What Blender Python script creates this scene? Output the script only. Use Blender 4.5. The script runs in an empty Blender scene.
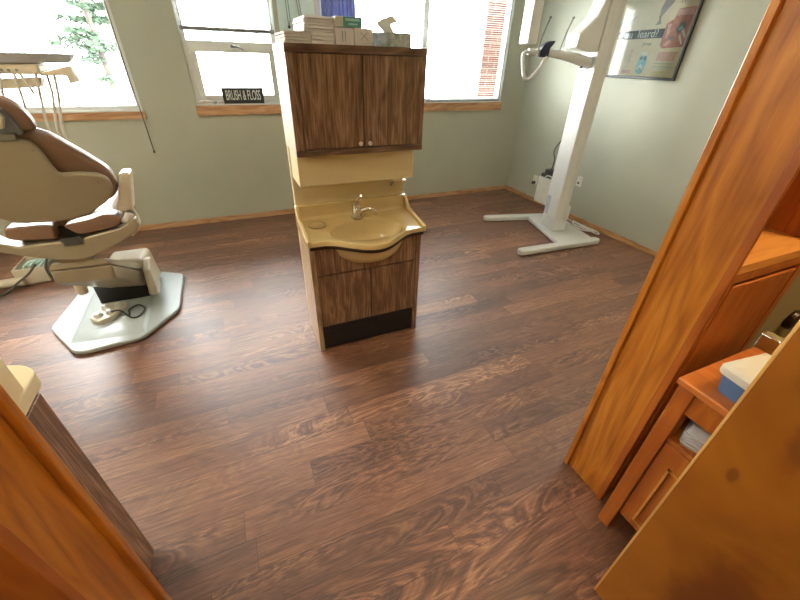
import bpy, bmesh, math, random
from mathutils import Vector, Matrix
random.seed(7)
PI = math.pi
scene = bpy.context.scene
col = scene.collection

# ------------------------------------------------------------------ materials
def new_mat(name):
    m = bpy.data.materials.new(name); m.use_nodes = True
    nt = m.node_tree
    b = nt.nodes['Principled BSDF']
    return m, nt, b

def N(nt, kind, **kw):
    n = nt.nodes.new(kind)
    for k, v in kw.items():
        if k in n.inputs: n.inputs[k].default_value = v
        else: setattr(n, k, v)
    return n

def ramp(nt, stops):
    r = nt.nodes.new('ShaderNodeValToRGB')
    e = r.color_ramp.elements
    while len(e) < len(stops): e.new(0.5)
    for i, (p, c) in enumerate(stops):
        e[i].position = p; e[i].color = (*c, 1)
    return r

def plain(name, c, rough=0.5, metal=0.0, var=0.06, scale=14.0, bump=0.0, coat=0.0, bscale=120.0, spec=0.5):
    m, nt, b = new_mat(name)
    L = nt.links
    tc = N(nt, 'ShaderNodeTexCoord')
    nz = N(nt, 'ShaderNodeTexNoise', Scale=scale, Detail=4.0)
    L.new(tc.outputs['Object'], nz.inputs['Vector'])
    lo = [x * (1 - var) for x in c]; hi = [min(1, x * (1 + var)) for x in c]
    r = ramp(nt, [(0.3, lo), (0.7, hi)])
    L.new(nz.outputs['Fac'], r.inputs['Fac']); L.new(r.outputs['Color'], b.inputs['Base Color'])
    b.inputs['Roughness'].default_value = rough; b.inputs['Metallic'].default_value = metal
    b.inputs['Coat Weight'].default_value = coat
    b.inputs['Specular IOR Level'].default_value = spec
    if bump:
        n2 = N(nt, 'ShaderNodeTexNoise', Scale=bscale, Detail=3.0)
        L.new(tc.outputs['Object'], n2.inputs['Vector'])
        bp = N(nt, 'ShaderNodeBump', Strength=bump, Distance=0.01)
        L.new(n2.outputs['Fac'], bp.inputs['Height']); L.new(bp.outputs['Normal'], b.inputs['Normal'])
    return m

def wood(name, c_dark, c_mid, c_light, axis='Z', fine=60.0, stretch=0.035, rough=0.4, swirl=0.35, coat=0.0, contrast=1.0, fig=9.0):
    """grain runs along `axis`"""
    m, nt, b = new_mat(name); L = nt.links
    tc = N(nt, 'ShaderNodeTexCoord')
    mp = N(nt, 'ShaderNodeMapping')
    s = [1.0, 1.0, 1.0]; s['XYZ'.index(axis)] = stretch
    mp.inputs['Scale'].default_value = s
    L.new(tc.outputs['Object'], mp.inputs['Vector'])
    n1 = N(nt, 'ShaderNodeTexNoise', Scale=fine, Detail=6.0, Roughness=0.65)
    L.new(mp.outputs['Vector'], n1.inputs['Vector'])
    mp2 = N(nt, 'ShaderNodeMapping')
    s2 = [1.0, 1.0, 1.0]; s2['XYZ'.index(axis)] = 0.16
    mp2.inputs['Scale'].default_value = s2
    L.new(tc.outputs['Object'], mp2.inputs['Vector'])
    n2 = N(nt, 'ShaderNodeTexNoise', Scale=fig, Detail=2.0, Distortion=0.5)
    L.new(mp2.outputs['Vector'], n2.inputs['Vector'])
    mul = N(nt, 'ShaderNodeMath', operation='MULTIPLY'); mul.inputs[1].default_value = 11.0
    L.new(n2.outputs['Fac'], mul.inputs[0])
    fr = N(nt, 'ShaderNodeMath', operation='PINGPONG'); fr.inputs[1].default_value = 1.0
    L.new(mul.outputs[0], fr.inputs[0])
    mix = N(nt, 'ShaderNodeMix', data_type='FLOAT'); mix.inputs['Factor'].default_value = swirl
    L.new(n1.outputs['Fac'], mix.inputs[2]); L.new(fr.outputs[0], mix.inputs[3])
    w = 0.24 / contrast
    r = ramp(nt, [(0.5 - w, c_dark), (0.5, c_mid), (0.5 + w, c_light)])
    L.new(mix.outputs[0], r.inputs['Fac']); L.new(r.outputs['Color'], b.inputs['Base Color'])
    b.inputs['Roughness'].default_value = rough
    b.inputs['Coat Weight'].default_value = coat; b.inputs['Coat Roughness'].default_value = 0.25
    bp = N(nt, 'ShaderNodeBump', Strength=0.08, Distance=0.004)
    L.new(n1.outputs['Fac'], bp.inputs['Height']); L.new(bp.outputs['Normal'], b.inputs['Normal'])
    return m

def floor_material():
    m, nt, b = new_mat('vinyl_plank_floor'); L = nt.links
    tc = N(nt, 'ShaderNodeTexCoord')
    PW, PL = 0.128, 1.22
    sxy = N(nt, 'ShaderNodeSeparateXYZ'); L.new(tc.outputs['Object'], sxy.inputs[0])
    row = N(nt, 'ShaderNodeMath', operation='DIVIDE'); row.inputs[1].default_value = PW; L.new(sxy.outputs['Y'], row.inputs[0])
    fl = N(nt, 'ShaderNodeMath', operation='FLOOR'); L.new(row.outputs[0], fl.inputs[0])
    wn = N(nt, 'ShaderNodeTexWhiteNoise', noise_dimensions='1D'); L.new(fl.outputs[0], wn.inputs['W'])
    off = N(nt, 'ShaderNodeMath', operation='MULTIPLY_ADD'); off.inputs[1].default_value = PL; L.new(wn.outputs['Value'], off.inputs[0]); L.new(sxy.outputs['X'], off.inputs[2])
    cx_ = N(nt, 'ShaderNodeCombineXYZ'); L.new(off.outputs[0], cx_.inputs['X']); L.new(sxy.outputs['Y'], cx_.inputs['Y'])
    br = N(nt, 'ShaderNodeTexBrick')
    br.offset = 0.0; br.offset_frequency = 2
    br.inputs['Color1'].default_value = (0, 0, 0, 1); br.inputs['Color2'].default_value = (1, 1, 1, 1)
    br.inputs['Mortar'].default_value = (0.5, 0.5, 0.5, 1)
    br.inputs['Scale'].default_value = 1.0; br.inputs['Mortar Size'].default_value = 0.0009
    br.inputs['Brick Width'].default_value = PL; br.inputs['Row Height'].default_value = PW
    L.new(cx_.outputs[0], br.inputs['Vector'])
    # each plank shifts the grain, so that boards differ
    sep = N(nt, 'ShaderNodeSeparateColor'); L.new(br.outputs['Color'], sep.inputs[0])
    sh = N(nt, 'ShaderNodeMath', operation='MULTIPLY'); sh.inputs[1].default_value = 37.0
    L.new(sep.outputs[0], sh.inputs[0])
    cmb = N(nt, 'ShaderNodeCombineXYZ'); L.new(sh.outputs[0], cmb.inputs['X']); L.new(sh.outputs[0], cmb.inputs['Z'])
    add = N(nt, 'ShaderNodeVectorMath', operation='ADD')
    L.new(tc.outputs['Object'], add.inputs[0]); L.new(cmb.outputs[0], add.inputs[1])
    # grain streaks
    mp = N(nt, 'ShaderNodeMapping'); mp.inputs['Scale'].default_value = (0.035, 1.0, 1.0)
    L.new(add.outputs[0], mp.inputs['Vector'])
    n1 = N(nt, 'ShaderNodeTexNoise', Scale=150.0, Detail=9.0, Roughness=0.80, Distortion=0.10)
    L.new(mp.outputs['Vector'], n1.inputs['Vector'])
    # swirling figure / cathedrals
    mp2 = N(nt, 'ShaderNodeMapping'); mp2.inputs['Scale'].default_value = (0.26, 1.0, 1.0)
    L.new(add.outputs[0], mp2.inputs['Vector'])
    n2 = N(nt, 'ShaderNodeTexNoise', Scale=5.0, Detail=5.0, Roughness=0.58, Distortion=0.9)
    L.new(mp2.outputs['Vector'], n2.inputs['Vector'])
    k = N(nt, 'ShaderNodeMath', operation='MULTIPLY'); k.inputs[1].default_value = 26.0
    L.new(n2.outputs['Fac'], k.inputs[0])
    pp = N(nt, 'ShaderNodeMath', operation='PINGPONG'); pp.inputs[1].default_value = 1.0
    L.new(k.outputs[0], pp.inputs[0])
    mixf = N(nt, 'ShaderNodeMix', data_type='FLOAT'); nm = N(nt, 'ShaderNodeTexNoise', Scale=3.4, Detail=1.0); L.new(mp2.outputs['Vector'], nm.inputs['Vector'])
    fm = N(nt, 'ShaderNodeMapRange', interpolation_type='SMOOTHSTEP'); fm.inputs['From Min'].default_value = 0.47; fm.inputs['From Max'].default_value = 0.64
    fm.inputs['To Min'].default_value = 0.06; fm.inputs['To Max'].default_value = 0.27
    L.new(nm.outputs['Fac'], fm.inputs['Value']); L.new(fm.outputs[0], mixf.inputs['Factor'])
    L.new(n1.outputs['Fac'], mixf.inputs[2]); L.new(pp.outputs[0], mixf.inputs[3])
    # broad tone drifting along boards
    n3 = N(nt, 'ShaderNodeTexNoise', Scale=2.6, Detail=2.0)
    L.new(mp2.outputs['Vector'], n3.inputs['Vector'])
    mix2 = N(nt, 'ShaderNodeMix', data_type='FLOAT'); mix2.inputs['Factor'].default_value = 0.30
    L.new(mixf.outputs[0], mix2.inputs[2]); L.new(n3.outputs['Fac'], mix2.inputs[3])
    r = ramp(nt, [(0.35, (0.050, 0.020, 0.011)), (0.45, (0.130, 0.055, 0.031)), (0.54, (0.215, 0.099, 0.056)), (0.65, (0.42, 0.225, 0.125))])
    L.new(mix2.outputs[0], r.inputs['Fac'])
    # plank value
    pv = N(nt, 'ShaderNodeMapRange'); pv.inputs['To Min'].default_value = 0.80; pv.inputs['To Max'].default_value = 1.18
    L.new(sep.outputs[0], pv.inputs['Value'])
    hs = N(nt, 'ShaderNodeHueSaturation'); L.new(pv.outputs[0], hs.inputs['Value']); L.new(r.outputs['Color'], hs.inputs['Color'])
    hs.inputs['Saturation'].default_value = 1.07
    # dark seams
    sm = N(nt, 'ShaderNodeMix', data_type='RGBA'); sm.inputs[7].default_value = (0.02, 0.009, 0.006, 1)
    L.new(br.outputs['Fac'], sm.inputs['Factor']); L.new(hs.outputs['Color'], sm.inputs[6])
    L.new(sm.outputs[2], b.inputs['Base Color'])
    rr = N(nt, 'ShaderNodeMapRange'); rr.inputs['To Min'].default_value = 0.38; rr.inputs['To Max'].default_value = 0.54
    L.new(n1.outputs['Fac'], rr.inputs['Value']); L.new(rr.outputs[0], b.inputs['Roughness'])
    b.inputs['Specular IOR Level'].default_value = 1.0
    bp = N(nt, 'ShaderNodeBump', Strength=0.10, Distance=0.002)
    L.new(n1.outputs['Fac'], bp.inputs['Height']); L.new(bp.outputs['Normal'], b.inputs['Normal'])
    return m

def veneer_door_material():
    m, nt, b = new_mat('door_veneer'); L = nt.links
    tc = N(nt, 'ShaderNodeTexCoord')
    n1 = N(nt, 'ShaderNodeTexNoise', Scale=3.2, Detail=3.0, Distortion=0.8)
    L.new(tc.outputs['Object'], n1.inputs['Vector'])
    r = ramp(nt, [(0.36, (0.25, 0.072, 0.005)), (0.62, (0.35, 0.115, 0.008))])
    L.new(n1.outputs['Fac'], r.inputs['Fac'])
    cur = r.outputs['Color']
    # figure of the veneer: three darker patches with ragged edges
    for (y, z, ry, rz) in ((0.205, 0.42, 0.075, 0.26), (0.285, 1.02, 0.030, 0.075), (0.338, 0.855, 0.012, 0.028), (-0.05, 0.9, 0.09, 0.3)):
        mp = N(nt, 'ShaderNodeMapping'); mp.vector_type = 'POINT'
        mp.inputs['Scale'].default_value = (0.0, 1/ry, 1/rz); mp.inputs['Location'].default_value = (0, -y/ry, -z/rz)
        L.new(tc.outputs['Object'], mp.inputs['Vector'])
        ln = N(nt, 'ShaderNodeVectorMath', operation='LENGTH'); L.new(mp.outputs['Vector'], ln.inputs[0])
        n3 = N(nt, 'ShaderNodeTexNoise', Scale=11.0, Detail=5.0, Distortion=0.8); L.new(tc.outputs['Object'], n3.inputs['Vector'])
        ma = N(nt, 'ShaderNodeMath', operation='MULTIPLY_ADD'); ma.inputs[1].default_value = 1.3; L.new(n3.outputs['Fac'], ma.inputs[0]); L.new(ln.outputs['Value'], ma.inputs[2])
        mr = N(nt, 'ShaderNodeMapRange', interpolation_type='SMOOTHSTEP'); mr.inputs['From Min'].default_value = 1.15; mr.inputs['From Max'].default_value = 1.95
        mr.inputs['To Min'].default_value = 0.72; mr.inputs['To Max'].default_value = 0.0
        L.new(ma.outputs[0], mr.inputs['Value'])
        mx = N(nt, 'ShaderNodeMix', data_type='RGBA'); mx.inputs[7].default_value = (0.135, 0.026, 0.004, 1)
        L.new(mr.outputs[0], mx.inputs['Factor']); L.new(cur, mx.inputs[6]); cur = mx.outputs[2]
    L.new(cur, b.inputs['Base Color'])
    b.inputs['Roughness'].default_value = 0.42
    return m

def brick_material():
    m, nt, b = new_mat('red_brick'); L = nt.links
    tc = N(nt, 'ShaderNodeTexCoord')
    mp = N(nt, 'ShaderNodeMapping'); mp.inputs['Rotation'].default_value = (PI/2, 0, 0)
    L.new(tc.outputs['Object'], mp.inputs['Vector'])
    br = N(nt, 'ShaderNodeTexBrick'); L.new(mp.outputs['Vector'], br.inputs['Vector'])
    br.inputs['Color1'].default_value = (0.075, 0.022, 0.013, 1); br.inputs['Color2'].default_value = (0.11, 0.034, 0.020, 1)
    br.inputs['Mortar'].default_value = (0.16, 0.14, 0.12, 1)
    br.inputs['Scale'].default_value = 1.0; br.inputs['Brick Width'].default_value = 0.21; br.inputs['Row Height'].default_value = 0.072
    br.inputs['Mortar Size'].default_value = 0.008
    L.new(br.outputs['Color'], b.inputs['Base Color']); b.inputs['Roughness'].default_value = 0.85
    return m

def glass_material():
    m = bpy.data.materials.new('window_glass'); m.use_nodes = True
    nt = m.node_tree; nt.nodes.clear(); L = nt.links
    o = N(nt, 'ShaderNodeOutputMaterial'); t = N(nt, 'ShaderNodeBsdfTransparent'); g = N(nt, 'ShaderNodeBsdfGlossy')
    t.inputs['Color'].default_value = (0.97, 0.99, 0.98, 1); g.inputs['Roughness'].default_value = 0.02
    f = N(nt, 'ShaderNodeFresnel'); f.inputs['IOR'].default_value = 1.3
    mx = N(nt, 'ShaderNodeMixShader'); L.new(f.outputs[0], mx.inputs[0]); L.new(t.outputs[0], mx.inputs[1]); L.new(g.outputs[0], mx.inputs[2])
    L.new(mx.outputs[0], o.inputs['Surface'])
    return m

def clear_plastic(name, c, alpha):
    m, nt, b = new_mat(name)
    b.inputs['Base Color'].default_value = (*c, 1); b.inputs['Alpha'].default_value = alpha; b.inputs['Roughness'].default_value = 0.2
    return m

def emit_mat(name, c, s):
    m, nt, b = new_mat(name)
    b.inputs['Emission Color'].default_value = (*c, 1); b.inputs['Emission Strength'].default_value = s
    b.inputs['Base Color'].default_value = (0.8, 0.8, 0.8, 1)
    return m

M = {}
M['wall'] = plain('grey_green_wall_paint', (0.425, 0.432, 0.338), 0.6, var=0.03, scale=3, bump=0.05, bscale=300)
M['hall_wall'] = plain('olive_wall_paint', (0.30, 0.24, 0.11), 0.7, var=0.04, scale=3)
M['ceiling'] = plain('white_ceiling', (0.75, 0.74, 0.70), 0.8, var=0.03)
M['floor'] = floor_material()
M['oak_trim'] = wood('oak_trim', (0.36, 0.17, 0.075), (0.50, 0.27, 0.13), (0.60, 0.36, 0.19), 'X', 55, rough=0.45)
M['oak_trim_y'] = wood('oak_trim_lengthwise', (0.34, 0.16, 0.05), (0.48, 0.25, 0.10), (0.58, 0.33, 0.15), 'Y', 55, rough=0.45)
M['honey'] = wood('honey_oak', (0.30, 0.085, 0.007), (0.50, 0.165, 0.012), (0.62, 0.24, 0.025), 'Z', 42, stretch=0.05, rough=0.36, swirl=0.28, coat=0.2)
M['honey_red'] = wood('reddish_stained_wood', (0.26, 0.058, 0.007), (0.38, 0.098, 0.010), (0.46, 0.140, 0.016), 'Z', 26, stretch=0.06, rough=0.34, swirl=0.3, coat=0.2, contrast=0.8)
M['honey_x'] = wood('golden_ledge_wood', (0.50, 0.20, 0.04), (0.60, 0.26, 0.05), (0.68, 0.32, 0.07), 'X', 30, stretch=0.06, rough=0.36, contrast=0.7)
M['table_top'] = wood('orange_stained_top', (0.42, 0.11, 0.02), (0.55, 0.16, 0.03), (0.62, 0.21, 0.045), 'Y', 26, stretch=0.06, rough=0.3, coat=0.3, contrast=0.7)
M['walnut_lam'] = wood('walnut_laminate', (0.055, 0.027, 0.016), (0.225, 0.120, 0.070), (0.44, 0.285, 0.185), 'Z', 210, stretch=0.03, rough=0.45, swirl=0.16, contrast=1.15, fig=11.0)
M['walnut_dark'] = wood('dark_walnut_laminate', (0.07, 0.036, 0.022), (0.16, 0.090, 0.058), (0.25, 0.155, 0.105), 'X', 90, stretch=0.03, rough=0.42)
M['walnut_side'] = wood('walnut_side_laminate', (0.22, 0.13, 0.07), (0.40, 0.27, 0.16), (0.50, 0.36, 0.23), 'Z', 80, stretch=0.03, rough=0.3, contrast=0.9)
M['cream_side'] = plain('pale_cream_laminate', (0.56, 0.50, 0.36), 0.4, var=0.03)
M['cream'] = plain('cream_plastic', (0.72, 0.60, 0.36), 0.35, var=0.02)
M['almond'] = plain('almond_solid_surface', (0.66, 0.50, 0.235), 0.16, var=0.04, scale=9, coat=0.4)
M['black'] = plain('black_rubber', (0.012, 0.012, 0.014), 0.45, var=0.1)
M['dark_band'] = plain('dark_brown_edging', (0.025, 0.013, 0.008), 0.35, var=0.1)
M['chrome'] = plain('chrome', (0.78, 0.77, 0.74), 0.08, metal=1.0, var=0.01)
M['steel'] = plain('dark_steel', (0.22, 0.22, 0.22), 0.3, metal=1.0, var=0.03)
M['knob'] = plain('pale_ceramic_knob', (0.80, 0.66, 0.56), 0.2, var=0.02)
M['white'] = plain('white_enamel', (0.64, 0.64, 0.61), 0.28, var=0.015, coat=0.2)
M['white_frame'] = plain('white_window_vinyl', (0.66, 0.67, 0.63), 0.4, var=0.02)
M['label_grey'] = plain('grey_label', (0.45, 0.46, 0.52), 0.5, var=0.15, scale=60)
M['beige_shell'] = plain('beige_moulded_plastic', (0.33, 0.285, 0.20), 0.38, var=0.02, bump=0.02, bscale=250)
M['beige_light'] = plain('pale_beige_plastic', (0.60, 0.535, 0.41), 0.28, var=0.02)
M['brown_vinyl'] = plain('brown_vinyl', (0.24, 0.145, 0.095), 0.36, var=0.05, scale=5, bump=0.04, bscale=300)
M['grey_enamel'] = plain('blue_grey_enamel', (0.42, 0.47, 0.47), 0.33, var=0.03, scale=40)
M['grey_dark'] = plain('grey_edge', (0.20, 0.21, 0.22), 0.4)
M['tray_grey'] = plain('pale_grey_tray', (0.46, 0.50, 0.54), 0.3, var=0.05)
M['hose'] = plain('grey_beige_hose', (0.50, 0.48, 0.42), 0.5)
M['cable_white'] = plain('white_cable', (0.74, 0.72, 0.66), 0.45)
M['cable_dark'] = plain('dark_cable', (0.06, 0.065, 0.06), 0.5)
M['navy'] = plain('navy_rubber', (0.02, 0.03, 0.075), 0.5)
M['paper'] = plain('pale_grey_paper', (0.80, 0.79, 0.80), 0.8, var=0.04, scale=60)
M['paper2'] = plain('warm_grey_paper', (0.72, 0.69, 0.67), 0.8, var=0.06, scale=60)
M['carton'] = plain('lilac_grey_carton', (0.72, 0.70, 0.73), 0.7, var=0.03)
M['carton_mark'] = plain('carton_print_grey', (0.33, 0.32, 0.36), 0.7)
M['teal'] = plain('teal_green_print', (0.10, 0.36, 0.31), 0.5, var=0.05)
M['teal_light'] = plain('pale_teal_print', (0.42, 0.68, 0.64), 0.5)
M['tissue'] = plain('white_tissue', (0.85, 0.88, 0.86), 0.9, var=0.03)
M['tissue_box'] = plain('mottled_blue_grey_carton', (0.46, 0.53, 0.57), 0.6, var=0.4, scale=38)
M['sign_black'] = plain('black_painted_wood', (0.018, 0.020, 0.022), 0.5, var=0.2, scale=50)
M['sign_white'] = plain('off_white_lettering', (0.72, 0.73, 0.70), 0.6)
M['glass'] = glass_material()
M['blind'] = plain('pale_blind_slat', (0.72, 0.75, 0.75), 0.5)
M['blind_rail'] = plain('grey_blind_rail', (0.25, 0.27, 0.28), 0.45)
def translucent(name, c, w):
    m = plain(name, c, 0.8, var=0.08, scale=20); nt = m.node_tree; b = nt.nodes['Principled BSDF']; o = nt.nodes['Material Output']
    tr = N(nt, 'ShaderNodeBsdfTranslucent'); tr.inputs['Color'].default_value = (*c, 1)
    mx = N(nt, 'ShaderNodeMixShader'); mx.inputs[0].default_value = w
    nt.links.new(b.outputs[0], mx.inputs[1]); nt.links.new(tr.outputs[0], mx.inputs[2]); nt.links.new(mx.outputs[0], o.inputs['Surface'])
    return m
M['mint'] = plain('pale_mint_glare', (0.72, 0.90, 0.90), 0.5, var=0.03)  # mint tone paints the window glare over the plain pier wall
M['violet'] = translucent('blue_violet_fabric', (0.25, 0.28, 0.44), 0.33)
M['brick'] = brick_material()
M['frame_black'] = plain('black_picture_frame', (0.014, 0.013, 0.012), 0.35)
M['poster'] = plain('cream_poster_paper', (0.78, 0.70, 0.54), 0.45, var=0.05, scale=6)
M['p_grey'] = plain('poster_charcoal_ink', (0.12, 0.12, 0.12), 0.45)
M['p_white'] = plain('poster_white_ink', (0.80, 0.80, 0.76), 0.45)
M['p_pink'] = plain('poster_dusty_pink_ink', (0.55, 0.25, 0.21), 0.45, var=0.2, scale=25)
M['p_rose'] = plain('poster_pale_rose_ink', (0.72, 0.46, 0.42), 0.45, var=0.1, scale=30)
M['p_blue'] = plain('poster_pale_blue_ink', (0.30, 0.55, 0.62), 0.45, var=0.3, scale=40)
M['p_slate'] = plain('poster_slate_ink', (0.20, 0.21, 0.25), 0.45, var=0.2, scale=25)
M['p_stone'] = plain('poster_stone_grey_ink', (0.40, 0.37, 0.36), 0.45, var=0.15, scale=30)
M['p_green'] = plain('poster_sage_ink', (0.42, 0.52, 0.46), 0.45, var=0.25, scale=45)
M['p_yellow'] = plain('poster_straw_ink', (0.68, 0.62, 0.28), 0.45)
M['door'] = veneer_door_material()
M['door_edge'] = wood('pale_door_edge', (0.50, 0.25, 0.06), (0.66, 0.36, 0.10), (0.72, 0.44, 0.15), 'Z', 30, rough=0.4, contrast=0.7)
M['brass_grey'] = plain('dull_latch_metal', (0.48, 0.45, 0.38), 0.35, metal=0.7, var=0.1, scale=60)
M['knob_dark'] = plain('dark_bronze_knob', (0.035, 0.018, 0.010), 0.3, metal=0.5)
M['box_blue'] = plain('slate_blue_plastic', (0.10, 0.19, 0.36), 0.4, var=0.05)
M['box_lid'] = plain('ivory_plastic_lid', (0.74, 0.72, 0.60), 0.35, var=0.02)
M['clear'] = clear_plastic('clear_plastic_tub', (0.72, 0.74, 0.80), 0.72)
M['shell'] = plain('pale_sea_shell', (0.72, 0.64, 0.58), 0.5, var=0.15, scale=40)
M['bark'] = plain('brown_bark', (0.035, 0.028, 0.022), 0.9, var=0.2)
M['needles'] = plain('pale_green_needles', (0.017, 0.036, 0.017), 0.8, var=0.3)
M['twig'] = plain('straw_brown_twigs', (0.045, 0.036, 0.018), 0.9, var=0.2)
M['ground'] = plain('bright_pavement', (0.62, 0.62, 0.60), 0.9, var=0.04)
M['lamp'] = emit_mat('room_fill_diffuser', (1.0, 0.88, 0.70), 9.0)  # glow of the added room fill panel, not a real lamp
M['fill_dim'] = emit_mat('dim_fill_diffuser', (1.0, 0.90, 0.74), 3.0)
M['fill_hall'] = emit_mat('hall_fill_diffuser', (1.0, 0.87, 0.68), 14.0)
M['hall_lamp'] = emit_mat('hall_lamp_diffuser', (1.0, 0.76, 0.46), 30.0)
M['socket'] = plain('ivory_socket_plate', (0.70, 0.68, 0.60), 0.4)
M['aqua_plastic'] = plain('aqua_tubing', (0.42, 0.60, 0.55), 0.35, var=0.2, scale=50)

# ------------------------------------------------------------------ mesh builder
class MB:
    def __init__(self):
        self.bm = bmesh.new(); self.mi = 0
    def _face(self, vs):
        try:
            f = self.bm.faces.new(vs); f.material_index = self.mi; return f
        except ValueError: return None
    def box(self, x0, x1, y0, y1, z0, z1):
        v = [self.bm.verts.new(p) for p in ((x0,y0,z0),(x1,y0,z0),(x1,y1,z0),(x0,y1,z0),(x0,y0,z1),(x1,y0,z1),(x1,y1,z1),(x0,y1,z1))]
        for q in ((0,3,2,1),(4,5,6,7),(0,1,5,4),(1,2,6,5),(2,3,7,6),(3,0,4,7)): self._face([v[i] for i in q])
        return self
    def hexa(self, lo, hi):
        """lo, hi: four points each, counter-clockwise seen from the hi side"""
        a = [self.bm.verts.new(p) for p in lo]; b = [self.bm.verts.new(p) for p in hi]
        self._face(a[::-1]); self._face(b)
        n = len(a)
        for i in range(n): self._face([a[i], a[(i+1)%n], b[(i+1)%n], b[i]])
        return self
    def prism(self, pts, d):
        """extrude a planar polygon (3-D points) by vector d"""
        d = Vector(d)
        a = [self.bm.verts.new(p) for p in pts]; b = [self.bm.verts.new(Vector(p) + d) for p in pts]
        self._face(a[::-1]); self._face(b)
        n = len(a)
        for i in range(n): self._face([a[i], a[(i+1)%n], b[(i+1)%n], b[i]])
        return self
    def rings(self, rings, cap=True, closed=False):
        R = [[self.bm.verts.new(p) for p in r] for r in rings]
        n = len(R[0]); m = len(R)
        for i in range(m if closed else m - 1):
            A, B = R[i], R[(i+1) % m]
            for j in range(n): self._face([A[j], A[(j+1)%n], B[(j+1)%n], B[j]])
        if cap and not closed:
            self._face(R[0][::-1]); self._face(R[-1])
        return self
    def tube(self, pts, r, n=10, smooth=0):
        pts = [Vector(p) for p in pts]
        if smooth: pts = catmull(pts, smooth)
        rad = r if isinstance(r, (list, tuple)) else [r] * len(pts)
        if len(rad) != len(pts):
            k = len(rad); rad = [rad[0] + (rad[-1] - rad[0]) * i / (len(pts) - 1) for i in range(len(pts))]
        out = []; u = None
        for i, p in enumerate(pts):
            t = (pts[min(i+1, len(pts)-1)] - pts[max(i-1, 0)]).normalized()
            if u is None:
                u = t.cross(Vector((0,0,1)))
                if u.length < 0.05: u = t.cross(Vector((1,0,0)))
            u = (u - t * u.dot(t)).normalized(); w = t.cross(u)
            out.append([p + (u*math.cos(2*PI*j/n) + w*math.sin(2*PI*j/n)) * rad[i] for j in range(n)])
        return self.rings(out)
    def lathe(self, prof, c=(0,0,0), axis='Z', n=24):
        """prof: (radius, height) pairs"""
        c = Vector(c); out = []
        for r, h in prof:
            ring = []
            for j in range(n):
                a = 2*PI*j/n; x, y = r*math.cos(a), r*math.sin(a)
                p = {'Z': (x, y, h), 'Y': (x, h, -y), 'X': (h, x, y)}[axis]
                ring.append(c + Vector(p))
            out.append(ring)
        return self.rings(out)

def catmull(p, k):
    out = []
    for i in range(len(p) - 1):
        p0, p1, p2, p3 = p[max(i-1,0)], p[i], p[i+1], p[min(i+2, len(p)-1)]
        for j in range(k):
            t = j / k
            out.append(0.5*((2*p1) + (p2-p0)*t + (2*p0-5*p1+4*p2-p3)*t*t + (3*p1-p0-3*p2+p3)*t**3))
    out.append(p[-1]); return out

def round_poly(pts, r, k=4):
    """round the corners of a 2-D polygon"""
    out = []; n = len(pts)
    for i in range(n):
        a, b, c = Vector(pts[i-1]), Vector(pts[i]), Vector(pts[(i+1) % n])
        rr = min(r, (a-b).length*0.45, (c-b).length*0.45)
        s = b + (a-b).normalized()*rr; e = b + (c-b).normalized()*rr
        for j in range(k+1):
            t = j/k; out.append(tuple(s*(1-t)**2 + b*2*t*(1-t) + e*t*t))
    return out

def shade(me, ang=35):
    for p in me.polygons: p.use_smooth = True
    bm = bmesh.new(); bm.from_mesh(me)
    for e in bm.edges:
        if len(e.link_faces) == 2: e.smooth = e.calc_face_angle(0) < math.radians(ang)
    bm.to_mesh(me); bm.free()

def wloc(o):
    v = Vector((0,0,0))
    while o is not None: v += o.location; o = o.parent
    return v

def obj(name, mb, mat, parent=None, bevel=0.0, seg=2, local=False, subsurf=0):
    """one mesh object; vertices are given in place (or in the parent's own frame when local)"""
    bm = mb.bm
    bmesh.ops.recalc_face_normals(bm, faces=bm.faces[:])
    me = bpy.data.meshes.new(name)
    if parent is not None and not local:
        bmesh.ops.translate(bm, vec=-wloc(parent), verts=bm.verts[:])
    o = bpy.data.objects.new(name, me)
    if parent is None and not local:
        # origin at the base of the thing
        xs = [v.co.x for v in bm.verts]; ys = [v.co.y for v in bm.verts]; zs = [v.co.z for v in bm.verts]
        c = Vector(((min(xs)+max(xs))/2, (min(ys)+max(ys))/2, min(zs)))
        bmesh.ops.translate(bm, vec=-c, verts=bm.verts[:]); o.location = c
    bm.to_mesh(me); bm.free(); shade(me)
    for m_ in (mat if isinstance(mat, (list, tuple)) else [mat]): me.materials.append(m_)
    col.objects.link(o)
    if parent is not None: o.parent = parent
    if bevel:
        b = o.modifiers.new('bevel', 'BEVEL'); b.width = bevel; b.segments = seg; b.limit_method = 'ANGLE'; b.angle_limit = math.radians(40)
        b.harden_normals = False
    if subsurf:
        s = o.modifiers.new('subsurf', 'SUBSURF'); s.levels = subsurf; s.render_levels = subsurf
    return o

def tag(o, label, cat, group=None, kind=None):
    o['label'] = label; o['category'] = cat
    if group: o['group'] = group
    if kind: o['kind'] = kind
    return o

def thing(name, label, cat, loc, rz=0, group=None):
    o = bpy.data.objects.new(name, None); col.objects.link(o)
    o.location = loc; o.rotation_euler = (0, 0, rz); o.empty_display_size = 0.1
    return tag(o, label, cat, group)

def struct(name, mb, mat, label=None, bevel=0.0):
    mb_o = obj(name, mb, mat, None, bevel)
    mb_o['kind'] = 'structure'
    if label: mb_o['label'] = label
    mb_o['category'] = name.split('_')[0]
    return mb_o

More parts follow.
